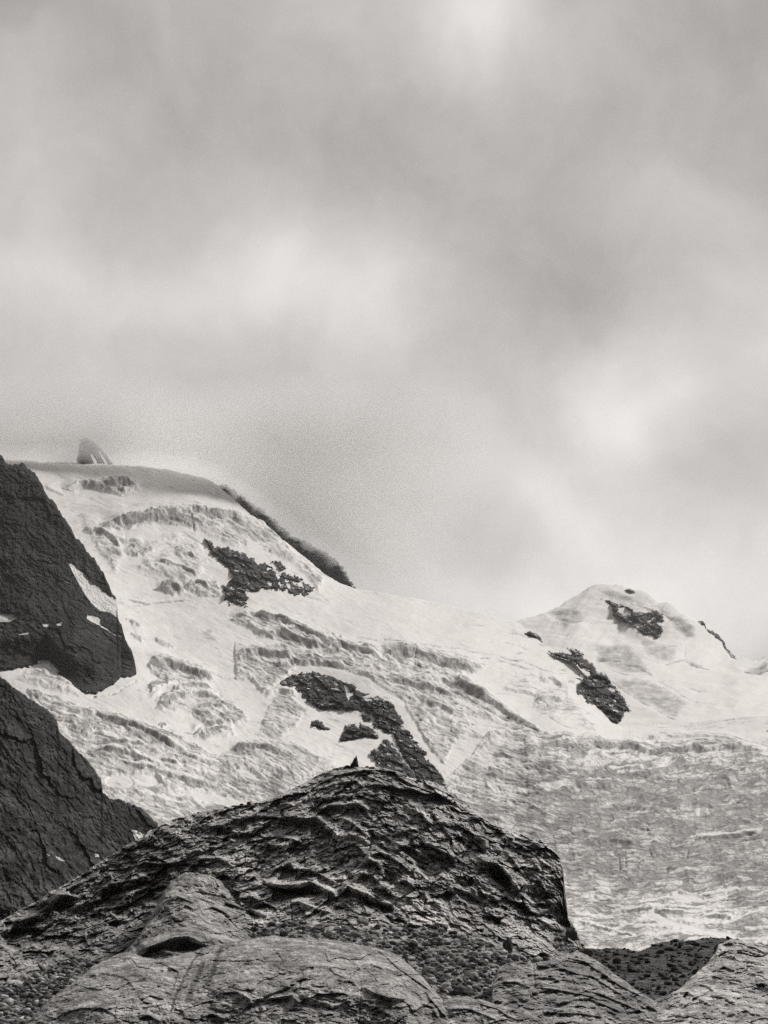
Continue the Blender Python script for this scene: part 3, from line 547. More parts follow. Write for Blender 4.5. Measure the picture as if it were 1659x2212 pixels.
F_CREV = [(Z(*S6, p), w_, d_) for p, w_, d_ in [
    ([(900, 630), (960, 660), (1050, 675), (1110, 660), (1160, 640)], 1.3, 2.5), ([(360, 390), (440, 410), (560, 415), (660, 425), (720, 430)], 1.0, 2), ([(1150, 520), (1160, 560), (1155, 620)], 1.4, 2), ([(300, 495), (480, 495), (600, 505), (760, 510), (810, 535)], 1.2, 2),
    ([(620, 650), (760, 655), (880, 690), (960, 740)], 1.6, 2), ([(700, 700), (820, 740), (900, 770), (1080, 780)], 1.2, 2), ([(1000, 770), (1100, 830), (1200, 900), (1300, 915)], 1.2, 2), ([(1180, 820), (1290, 840)], 1.6, 2), ([(700, 770), (860, 880), (1000, 960), (1100, 1010)], 1.4, 2), ([(1300, 910), (1450, 925)], 1.0, 2),
    ([(1150, 540), (1250, 600), (1390, 620)], 1.0, 1.5), ([(1150, 650), (1230, 690), (1300, 700)], 1.6, 2), ([(1520, 720), (1600, 730), (1659, 715)], 1.4, 3), ([(1590, 650), (1659, 620)], 1.2, 2.5), ([(470, 580), (620, 590), (760, 560)], 1.0, 1.5), ([(630, 460), (720, 470)], 1.2, 2), ([(870, 320), (1050, 380), (1150, 470), (1210, 500)], 1.0, 1.2)]]
F_ICE = [(Z(*S6, p), s_, 10) for p, s_ in [([(360, 350), (500, 320), (560, 400), (440, 460), (400, 400)], .38), ([(1000, 330), (1100, 380), (1200, 430), (1230, 490), (1170, 510), (1080, 430)], .5), ([(860, 480), (1000, 540), (1120, 560), (1110, 640), (1040, 670), (930, 620)], .30),
    ([(700, 760), (900, 760), (1050, 820), (1180, 900), (1100, 1000), (900, 900)], .35), ([(620, 560), (800, 560), (900, 640), (960, 740), (820, 730), (640, 660)], .36), ([(640, 230), (820, 250), (960, 340), (1040, 400), (900, 330), (700, 270)], .4), ([(1160, 640), (1260, 680), (1200, 690)], .5), ([(1520, 720), (1659, 650), (1659, 720), (1600, 732)], .5)]]
def f_fields(U, V):
    w1 = 4 * fbm(U / 24, V / 12, 0., 4, .6); w2 = 4 * fbm(U / 24 + 40, V / 12, 0., 4, .6); ice = np.zeros(U.shape)
    for poly, st, soft in F_ICE: ice = np.maximum(ice, st * sstep(-soft, soft, box_dist(U + w1, V + w2, poly, 30)))
    fur = np.zeros(U.shape)
    for pts, w_, dd in F_CREV: fur = np.maximum(fur, dd * np.exp(-(box_dist(U + .4 * w1, V + .4 * w2, pts, 9, False) / (w_ * 1.2)) ** 2))
    return ice, fur
def f_z(U, V, X, Y, Zc, r):
    ice, fur = f_fields(U, V); px = r / FPX
    gul = fbm((U + .8 * V) / 34, (V - .4 * U) / 100, 0., 3, .45)
    face = sstep(1440, 1360, V) * sstep(1100, 1220, U)
    return px * (11 * fbm(U / 80, V / 34, 0., 3, .45) * (.5 + .5 * face) + 3.5 * ridged(U / 80 + 8, V / 30, 0., 2, .4) + 6.0 * gul * face + ice * 5 * fbm(U / 14, V / 7, 0., 3) - fur * np.clip(.6 + fbm(U / 20, V / 20, 0., 3), 0, 1))
def f_attr(U, V, X, Y, Zc):
    ice, fur = f_fields(U, V)
    k = ice * 1.25 * (1 + 1.3 * fbm(U / 30, V / 10, 0., 5, .65)) + .24 * fur * np.clip(.4 + 1.8 * fbm(U / 22, V / 22, 0., 3), 0, 1) + .15 * np.clip(fbm(U / 40, V / 15, 0., 4), 0, 1)
    return {'ice': np.clip(k, 0, 1)}
peak, F_GRID = sheet('mountain_peak', F_TOP, F_BOT, F_D, MAT_SNOW, 1.6, 1.5, None, f_z, f_attr, (10, 25), (600, 500), [(1.0, 16), (.5, 5)])
prop(peak, 'rounded snow peak with a white basin at its foot', kind='structure')

# ================================================================== ROCKS STANDING OUT OF THE SNOW
def surf(grid_fn, zfun, u, v):
    r = grid_fn(u, v); return r
def outcrop(name, poly, base, mat, height=16, dust=.38, jagw=(5, 2.2), holes=(), step=1.25, label=None, cat='rock outcrop', sink=5.0, rnd=9, seed=0, stretch=(1, 1), fray=1.0, group=None, gain=1.0):
    """bedrock that breaks through the snow: a bulging body whose rim goes under the surface all round"""
    P = np.array(poly); pad = 10
    us = np.arange(P[:, 0].min() - pad, P[:, 0].max() + pad, step); vs = np.arange(P[:, 1].max() + pad, P[:, 1].min() - pad, -step)
    U, V = np.meshgrid(us, vs)
    n1 = fbm(U / 16 + seed, V / 12, 0., 5, .62); n2 = fbm(U / 15 + 70 + seed, V / 12, 0., 5, .62)
    d = seg_dist(U + 1.6 * jagw[0] * fray * n1, V + 1.3 * jagw[0] * fray * n2, poly)
    d = d + 1.9 * jagw[1] * fbm(U / 6 + seed, V / 5, 0., 3, .6) * fray
    for hpoly in holes:
        hd = seg_dist(U + 3 * n2, V + 3 * n1, hpoly) + .6 * fbm(U / 5, V / 5, 0., 3); d = np.minimum(d, -hd)
    r = base(U, V); px = r / FPX
    body = height * (1 - np.exp(-np.clip(d, 0, None) / rnd)) + np.clip(d, -30, 3) * 2.0
    # relief of the rock itself: ribs, ledges, broken faces
    rel = 5.5 * ridged((U * stretch[0] - V * .35) / 22 + seed, (V + .3 * U) * stretch[1] / 30, 0., 5, .6) + 4.0 * fbm(U / 7 + seed, V / 5, 0., 4, .65)
    f1, f2, cid, dyy = worley(U / 17 + n1, V / 13 + n2, seed); rel = rel + .75 * broken(U, V, seed, .6, ((30, 18, 16), (12, 7, 8), (5, 3.4, 4)))
    body = body + 1.5 * rel * gain * sstep(-1, 6, d)
    X, Y, Zc = place(U, V, r - body * px * 1.6)
    keep = d > -sink * .5
    snow = np.clip(1 - d / 3.0, 0, 1) * .25 + dust * sstep(-.12, .18, fbm((U - .7 * V) / 9 + 9 + seed, (V + .7 * U) / 26, 0., 4, .65))
    tone = .85 + .5 * fbm(U / 20, V / 16 + seed, 0., 3)
    o = mesh_from_grid(name, X, Y, Zc, mat, {'snow': snow, 'tone': tone}, keep)
    return prop(o, label, cat, group=group)
def gbase(off=0.0): return lambda u, v: G_D(u, v) + off
def fbase(off=0.0): return lambda u, v: F_D(u, v) + off
Sc = (800, 2100, .4822)
o_ = outcrop('rock_outcrop', Z(*Sc, [(222, 255), (262, 215), (350, 190), (420, 172), (490, 172), (560, 200), (610, 212), (660, 240), (720, 258), (770, 290), (790, 320), (850, 322), (850, 345), (900, 345), (960, 375), (1010, 410), (1035, 460), (1068, 520), (1060, 545), (1100, 570),
      (1130, 620), (1160, 670), (1210, 720), (1225, 760), (1270, 800), (1312, 862), (1420, 1000), (1200, 1000), (1150, 900), (1120, 830), (1060, 760), (1030, 690), (1010, 650), (985, 600), (930, 590), (870, 550), (850, 470), (800, 450), (700, 430), (690, 440), (600, 425), (500, 425), (410, 385), (360, 330), (300, 300), (240, 290)]),
      gbase(), MAT_CRAG, 24, .38, (7, 2), [Z(*Sc, [(660, 262), (690, 285), (700, 320), (728, 312), (720, 335), (700, 350), (695, 372), (685, 340), (672, 300)]), Z(*Sc, [(795, 345), (850, 333), (845, 345), (810, 352)])], label='long dark curved rock band breaking through the icefall above the cairn', seed=3)
outcrop('rock_outcrop', Z(*Sc, [(840, 730), (870, 705), (910, 690), (920, 640), (950, 632), (985, 670), (1040, 730), (1070, 790), (1130, 850), (1150, 900), (1240, 1000), (1000, 1000), (900, 820), (870, 770)]), gbase(-12), MAT_CRAG, 22, .38, (6, 2), label='dark pointed crag just right of the cairn, at the lower end of the curved band', seed=8)
outcrop('rock_outcrop', Z(*Sc, [(625, 650), (640, 610), (668, 570), (670, 535), (720, 530), (770, 525), (820, 545), (880, 580), (895, 605), (890, 635), (850, 630), (800, 615), (750, 628), (700, 645)]), gbase(), MAT_CRAG, 16, .38, (5, 2), label='dark humped rock in the snow bowl directly above the cairn', seed=12)
outcrop('rock_outcrop', Z(*Sc, [(425, 545), (440, 510), (470, 502), (515, 512), (535, 545), (570, 550), (570, 575), (530, 588), (470, 575)]), gbase(), MAT_CRAG, 11, .38, (4, 2), label='small dark rock left of the humped one in the snow bowl', seed=15)
outcrop('rock_outcrop', Z(*Sc, [(780, 475), (800, 460), (830, 480), (850, 505), (840, 522), (800, 515)]), gbase(), MAT_CRAG, 7, .38, (3, 1.5), label='tiny rock knob between the humped rock and the curved band', seed=18, rnd=4)
outcrop('rock_outcrop', Z(*S0, [(1232, 650), (1255, 660), (1290, 700), (1330, 710), (1370, 700), (1420, 725), (1470, 728), (1500, 760), (1560, 800), (1590, 800), (1620, 820), (1659, 845)]) + Z(*S1, [(340, 590), (430, 635), (460, 670), (560, 720), (610, 755), (605, 785), (540, 822), (450, 800), (380, 780), (290, 770), (240, 790), (190, 770)]) +
        Z(*S0, [(1500, 960), (1480, 975), (1500, 1078), (1440, 1065), (1370, 1045), (1345, 1010), (1340, 960), (1325, 935), (1370, 925), (1385, 870), (1350, 800), (1300, 770), (1270, 740), (1235, 700)]), gbase(), MAT_CRAG, 16, .38, (7, 3), [], label='large dark rock band across the upper left snow face', seed=21, fray=1.4)
outcrop('rock_outcrop', Z(*S6, [(195, 485), (230, 475), (270, 488), (292, 510), (303, 545), (270, 535), (235, 515), (215, 495)]), lambda u, v: G_D(u, v) * 0 + 3080., MAT_CRAG, 8, .38, (2, 1), label='small rounded rock on the skyline of the snow dome', seed=25, rnd=5)
outcrop('rock_outcrop', Z(*S6, [(345, 590), (385, 598), (430, 605), (500, 620), (480, 590), (455, 572), (500, 578), (540, 600), (560, 640), (600, 670), (630, 712), (690, 730), (715, 780), (760, 830), (800, 880), (820, 930), (838, 952), (800, 950), (790, 990), (750, 1035), (700, 1010), (660, 1030),
       (640, 1055), (590, 1055), (610, 1020), (560, 1000), (520, 930), (475, 885), (520, 870), (485, 850), (520, 790), (560, 750), (520, 728), (600, 735), (590, 710), (540, 690), (490, 650), (440, 630), (390, 620)]),
       lambda u, v: 1.0 * np.interp(v, [1400, 1450, 1500, 1580], [2880, 2560, 2330, 2055]) + 0 * u, MAT_CRAG, 20, .38, (5, 2), [Z(*S6, [(620, 930), (650, 945), (705, 980), (690, 985), (640, 965)]), Z(*S6, [(715, 860), (745, 880), (765, 900), (735, 895)]), Z(*S6, [(545, 690), (590, 700), (580, 708)]), Z(*S6, [(700, 805), (740, 815), (755, 840), (735, 835)])],
       label='tall dark rock rib with snow gullies below the right peak', seed=29)
outcrop('rock_outcrop', Z(*S6, [(660, 275), (700, 280), (760, 310), (820, 318), (860, 350), (930, 355), (960, 342), (1000, 345), (1030, 375), (1050, 405), (1030, 430), (1025, 480), (995, 510), (950, 490), (920, 500), (880, 470), (830, 440), (790, 410), (750, 385), (725, 370), (720, 320), (690, 295)]), fbase(), MAT_CRAG, 11, .38, (4, 2.2),
        [Z(*S6, [(762, 325), (790, 325), (835, 350), (830, 370), (795, 375), (765, 350)])], label='jagged black rock patch high on the right peak', seed=33, rnd=6, step=1.0, fray=1.2)
outcrop('rock_outcrop', Z(*S6, [(800, 222), (830, 214), (862, 232), (870, 246), (840, 242)]), fbase(-6), MAT_CRAG, 5, .38, (1.5, 1), label='tiny dark rock cap on the summit of the right peak', seed=37, rnd=3, step=.9, sink=2)
outcrop('rock_outcrop', Z(*S6, [(1235, 410), (1270, 410), (1300, 450), (1350, 485), (1395, 530), (1410, 570), (1440, 600), (1470, 633), (1440, 622), (1400, 575), (1380, 540), (1330, 505), (1285, 465), (1270, 435)]), fbase(-8), MAT_CRAG, 5, .38, (2, 1), label='narrow dark rock edge along the right ridge of the right peak', seed=39, rnd=3, step=1.0, sink=2)
def RB(u): return 4740 - 330 * sstep(250, 640, u)
# small summit rock in the cloud, and the far ridge behind the snow shoulder
outcrop('rock_outcrop', Z(*S0, [(484, 62), (515, 50), (560, 80), (610, 118), (640, 160), (680, 215), (700, 262), (468, 262), (466, 200), (470, 150), (478, 100)]), lambda u, v: 4768. + 0 * u, MAT_CRAG, 4, .2, (2.2, 1.3), [Z(*S0, [(530, 140), (556, 140), (612, 235), (578, 238)]), Z(*S0, [(580, 120), (600, 120), (668, 225), (640, 228)])], gain=.4, step=.9, label='small dark summit rock half swallowed by the cloud', seed=41, rnd=4)
def ridge_depth(u, v): return RB(u) + 28.
outcrop('rock_outcrop', Z(*S1, [(40, 140), (90, 160), (150, 205), (220, 258), (300, 310), (400, 395), (450, 450), (540, 485), (630, 535), (710, 588), (765, 645), (800, 705), (850, 785), (800, 775), (740, 750), (680, 715), (600, 655), (500, 565), (400, 505), (300, 435), (200, 345), (120, 265), (60, 195), (0, 165)]), ridge_depth, MAT_CRAG, 7, .25, (4, 2),
        label='steep dark ridge fading into cloud behind the upper left snow face', seed=45, rnd=5, fray=1.5)

# ================================================================== LEFT ROCK WALL
def wall_relief(U, V, X, Y, Zc, r):
    n1 = fbm(U / 40, V / 40, 0., 4); d1 = (U * .5 + V)      # strata falling to the right
    a = 22 * fbm(U / 90, V / 110, 0., 4, .55) + 10 * ridged((U + .3 * V) / 42, (V - .5 * U) / 60, 0., 5, .6)
    f1, f2, cid, dyy = worley((U + 12 * n1) / 26, (V - .4 * U + 12 * n1) / 17, 5)
    return 1.4 * a + .34 * broken(U, V, 5, .7, ((90, 60, 34), (30, 12, 12), (9, 7, 6))) + 10 * fbm(U / 8, V / 6, 0., 4, .65)
LW_TOP = [(-120, 950), (-40, 975), (0, 986), (8, 988), (18, 1000), (30, 1004), (45, 1000), (60, 1012), (80, 1030), (90, 1046), (105, 1072), (130, 1108), (150, 1138), (170, 1166), (195, 1200), (210, 1218), (232, 1258), (240, 1275), (247, 1288), (253, 1298), (255, 1330), (262, 1350), (266, 1368), (272, 1385), (282, 1405), (291, 1425), (296, 1455)]
LW_BOT = [(-120, 1452), (0, 1446), (60, 1441), (85, 1436), (100, 1430), (112, 1446), (125, 1462), (150, 1478), (170, 1492), (205, 1498), (222, 1490), (245, 1478), (262, 1462), (285, 1462), (296, 1458)]
COUL = [Z(*S0, p) for p in [[(410, 795), (440, 800), (470, 835), (510, 860), (540, 900), (600, 945), (660, 990), (712, 1025), (800, 1030), (800, 1170), (735, 1165), (700, 1120), (660, 1095), (640, 1090), (600, 1085), (560, 1050), (520, 1000), (490, 950), (450, 880), (430, 840)], [(525, 1105), (570, 1115), (600, 1130), (610, 1170), (680, 1215), (735, 1225), (735, 1240), (690, 1230), (600, 1175), (520, 1135)],
        [(0, 1100), (60, 1100), (110, 1125), (60, 1150), (0, 1150)], [(110, 1135), (170, 1145), (190, 1150), (130, 1150)], [(215, 1140), (235, 1145), (230, 1158), (210, 1150)], [(255, 1160), (300, 1160), (290, 1185), (262, 1180)], [(340, 1160), (380, 1150), (370, 1172), (340, 1175)], [(80, 1210), (140, 1215), (180, 1205), (170, 1225), (120, 1228)],
        [(0, 1180), (25, 1185), (15, 1200), (0, 1195)], [(380, 892), (415, 905), (415, 920), (385, 905)], [(500, 1005), (520, 1010), (515, 1022)], [(0, 945), (20, 925), (20, 938)], [(120, 375), (190, 330), (150, 365)], [(165, 1425), (185, 1415), (215, 1425), (230, 1385), (290, 1380), (310, 1400), (250, 1440), (160, 1440)]]]
def lw_attr(U, V, X, Y, Zc):
    w1 = 2.2 * fbm(U / 8, V / 6, 0., 4, .6); w2 = 2.2 * fbm(U / 8 + 30, V / 6, 0., 4, .6); s = np.zeros(U.shape)
    for p in COUL: s = np.maximum(s, sstep(-1.5, 1.5, box_dist(U + w1, V + w2, p, 8)))
    tone = .95 + .5 * fbm(U / 45, V / 35, 0., 4)
    return {'snow': s, 'tone': tone}
LW_D = depth([(-100, 980, 2650), (0, 990, 2640), (90, 1046, 2620), (170, 1166, 2560), (250, 1295, 2500), (-60, 1200, 2400), (50, 1200, 2420), (0, 1340, 2240), (150, 1340, 2280), (260, 1360, 2360), (0, 1445, 2080), (170, 1492, 1960), (225, 1490, 1990), (290, 1440, 2150), (-120, 1450, 2080)], 60)
lwb = np.array(LW_BOT)
def lw_dist(U, V):
    k = sstep(0, 70, np.interp(U, lwb[:, 0], lwb[:, 1]) - V)
    return np.minimum(LW_D(U, V) * k + (G_D(U, V) - 14) * (1 - k), G_D(U, V) - 10)
def lw_relief(U, V, X, Y, Zc, r):
    bj = np.interp(U, lwb[:, 0], lwb[:, 1]) + 9 * fbm(U / 14, U * 0 + 2.2, 0., 4, .7)
    sn = lw_attr(U, V, X, Y, Zc)['snow']
    return (wall_relief(U, V, X, Y, Zc, r) * (1 - .85 * sn) - 10 * sn) * sstep(0, 26, bj - V) + 14 * sstep(0, 6, bj - V) - 30 * sstep(2, -3, bj - V)
lw, _ = sheet('mountain_wall', LW_TOP, [(a, b + 8) for a, b in LW_BOT], lw_dist, MAT_WALL, 1.3, 1.3, lw_relief, None, lw_attr, (14, 50), (400, 350), [(9.0, 22), (6.0, 8), (2.0, 3)])
prop(lw, 'dark rock wall of the left mountain with a white couloir', kind='structure')

# lower left slope
LS_TOP = [(-140, 1380), (-60, 1425), (0, 1459), (20, 1475), (45, 1496), (62, 1508), (80, 1520), (100, 1532), (115, 1545), (124, 1560), (128, 1580), (150, 1602), (172, 1625), (190, 1645), (205, 1662), (218, 1682), (222, 1712), (232, 1722), (262, 1728), (290, 1738), (310, 1750), (328, 1768), (342, 1778), (336, 1792), (345, 1830), (360, 1900)]
LS_BOT = [(-140, 2080), (0, 2080), (200, 1990), (360, 1910)]
LS_D = depth([(-100, 1430, 980), (0, 1460, 990), (120, 1570, 970), (220, 1710, 940), (335, 1780, 930), (-100, 1700, 860), (60, 1760, 850), (200, 1820, 870), (0, 1950, 760), (150, 1950, 780), (300, 1880, 860), (-100, 2080, 720), (0, 2080, 720)], 60)
def ls_relief(U, V, X, Y, Zc, r):
    q = U * .45 + V * .9; p = U * .9 - V * .45
    n1 = fbm(U / 50, V / 50, 0., 4)
    gul = ridged((p + 25 * n1) / 60, q / 200, 0., 5, .6)
    f1, f2, cid, dyy = worley((p + 14 * n1) / 16, q / 38, 9)
    return 26 * gul + 30 * fbm(U / 100, V / 120, 0., 4) + .36 * broken(U, V, 31, 1.0, ((90, 50, 34), (34, 12, 12), (9, 7, 6))) + 9 * fbm(p / 8, q / 12, 0., 5, .65)
LS_SNOW = [[(317, 1798), (326, 1792), (338, 1800), (330, 1822), (322, 1818)], [(230, 1712), (240, 1710), (245, 1716), (234, 1718)], [(177, 1610), (186, 1608), (188, 1616), (180, 1616)], Z(0, 2700, .3767, [(480, 235), (510, 240), (565, 278), (545, 275), (500, 255)]), Z(0, 2700, .3767, [(820, 212), (850, 215), (855, 240), (825, 235)]),
           Z(0, 2500, .5425, [(790, 370), (830, 380), (865, 400), (850, 420), (815, 432), (800, 400)]), Z(0, 2500, .5425, [(280, 515), (300, 520), (305, 535)])]
def ls_attr(U, V, X, Y, Zc):
    w1 = 1.5 * fbm(U / 8, V / 6, 0., 4, .6); s = np.zeros(U.shape)
    for p in LS_SNOW: s = np.maximum(s, sstep(-1.5, 1.5, box_dist(U + w1, V - w1, p, 8)))
    tone = 1.0 + .45 * fbm(U / 60, V / 60, 0., 4) + .35 * sstep(1800, 1950, V) * sstep(250, 0, U)
    return {'snow': s, 'tone': tone}
ls, _ = sheet('mountain_slope', LS_TOP, LS_BOT, LS_D, MAT_SLOPE, 1.3, 1.3, ls_relief, None, ls_attr, (14, 40), (250, 200), [(4.0, 20), (2.6, 6), (1.2, 2.5)])
prop(ls, 'dark steep slope at the lower left', kind='structure')

# ================================================================== MORAINE behind the knoll on the right
MO_TOP = [(980, 2040), (1180, 2034), (1244, 2036), (1269, 2049), (1300, 2050), (1312, 2047), (1345, 2050), (1382, 2055), (1399, 2047), (1432, 2035), (1469, 2032), (1507, 2031), (1527, 2025), (1577, 2027), (1620, 2036), (1680, 2045), (1760, 2050), (1900, 2040)]
MO_BOT = [(980, 2120), (1180, 2140), (1300, 2200), (1450, 2225), (1760, 2225), (1900, 2225)]
MO_D = depth([(1200, 2040, 330), (1312, 2047, 340), (1400, 2048, 330), (1520, 2028, 350), (1700, 2045, 350), (1300, 2110, 285), (1420, 2120, 280), (1560, 2100, 300), (1400, 2210, 235), (1700, 2200, 240)], 50)
def mo_relief(U, V, X, Y, Zc, r): return 22 * fbm(U / 60, V / 40, 0., 4) + 7 * fbm(U / 7, V / 4, 0., 4, .7) + 12 * sstep(2110, 2140, V) * ridged(U / 30, V / 14, 0., 3)
mo, MO_GRID = sheet('moraine', MO_TOP, MO_BOT, MO_D, MAT_SCREE, 1.2, .9, mo_relief, None, lambda U, V, X, Y, Zc: {'tone': .8 + .4 * fbm(U / 30, V / 12, 0., 4) + .45 * sstep(2100, 2150, V)}, (6, 20), (60, 25), [(1.6, 14), (1.2, 4)])
prop(mo, 'dark rubble slope of the moraine', kind='structure')

# ================================================================== THE ROCK KNOLL
K_TOP = [(-120, 2035), (-40, 2010), (0, 1990), (30, 1972), (60, 1956), (85, 1944), (110, 1925), (135, 1912), (170, 1893), (200, 1872), (230, 1852), (265, 1832), (300, 1812), (325, 1797), (345, 1783), (380, 1768), (420, 1757), (460, 1750), (500, 1742), (540, 1736), (582, 1727), (610, 1715), (640, 1700), (670, 1684), (700, 1668), (722, 1660), (745, 1657), (790, 1656),
         (830, 1659), (860, 1666), (885, 1680), (915, 1685), (940, 1690), (965, 1702), (990, 1722), (1020, 1745), (1045, 1767), (1065, 1780), (1090, 1790), (1120, 1800), (1150, 1808), (1175, 1818), (1195, 1834), (1210, 1855), (1217, 1880), (1219, 1905), (1222, 1935), (1228, 1985), (1240, 2000), (1250, 2020), (1254, 2040), (1262, 2056), (1275, 2075), (1300, 2120), (1330, 2180), (1360, 2230)]
K_BOT = [(-120, 2240), (1360, 2235)]
K_D = depth([(0, 1990, 178), (110, 1925, 180), (230, 1852, 184), (345, 1783, 188), (460, 1750, 190), (600, 1720, 191), (766, 1656, 193), (900, 1684, 191), (1045, 1767, 187), (1175, 1818, 180), (1215, 1880, 176), (1215, 1960, 174), (1250, 2040, 168), (200, 1980, 175), (300, 2000, 170), (450, 1900, 175), (600, 1850, 177), (750, 1800, 179), (900, 1850, 173), (1050, 1900, 170), (1150, 1980, 169),
             (500, 1980, 164), (700, 1960, 164), (850, 1980, 161), (1000, 1990, 160), (1150, 2050, 157), (1250, 2100, 150), (800, 2060, 144), (1000, 2080, 143), (1150, 2120, 141), (0, 2150, 144), (150, 2150, 142), (0, 2230, 130), (150, 2230, 128), (500, 2230, 120), (1000, 2230, 124), (1340, 2220, 128), (400, 2080, 150), (100, 2060, 166)], 50)
A3 = (1000, 2450, .3767); A5 = (1300, 2700, .3767); A2 = (500, 2500, .3767); A1 = (0, 2700, .3767); A4 = (450, 2900, .3767)
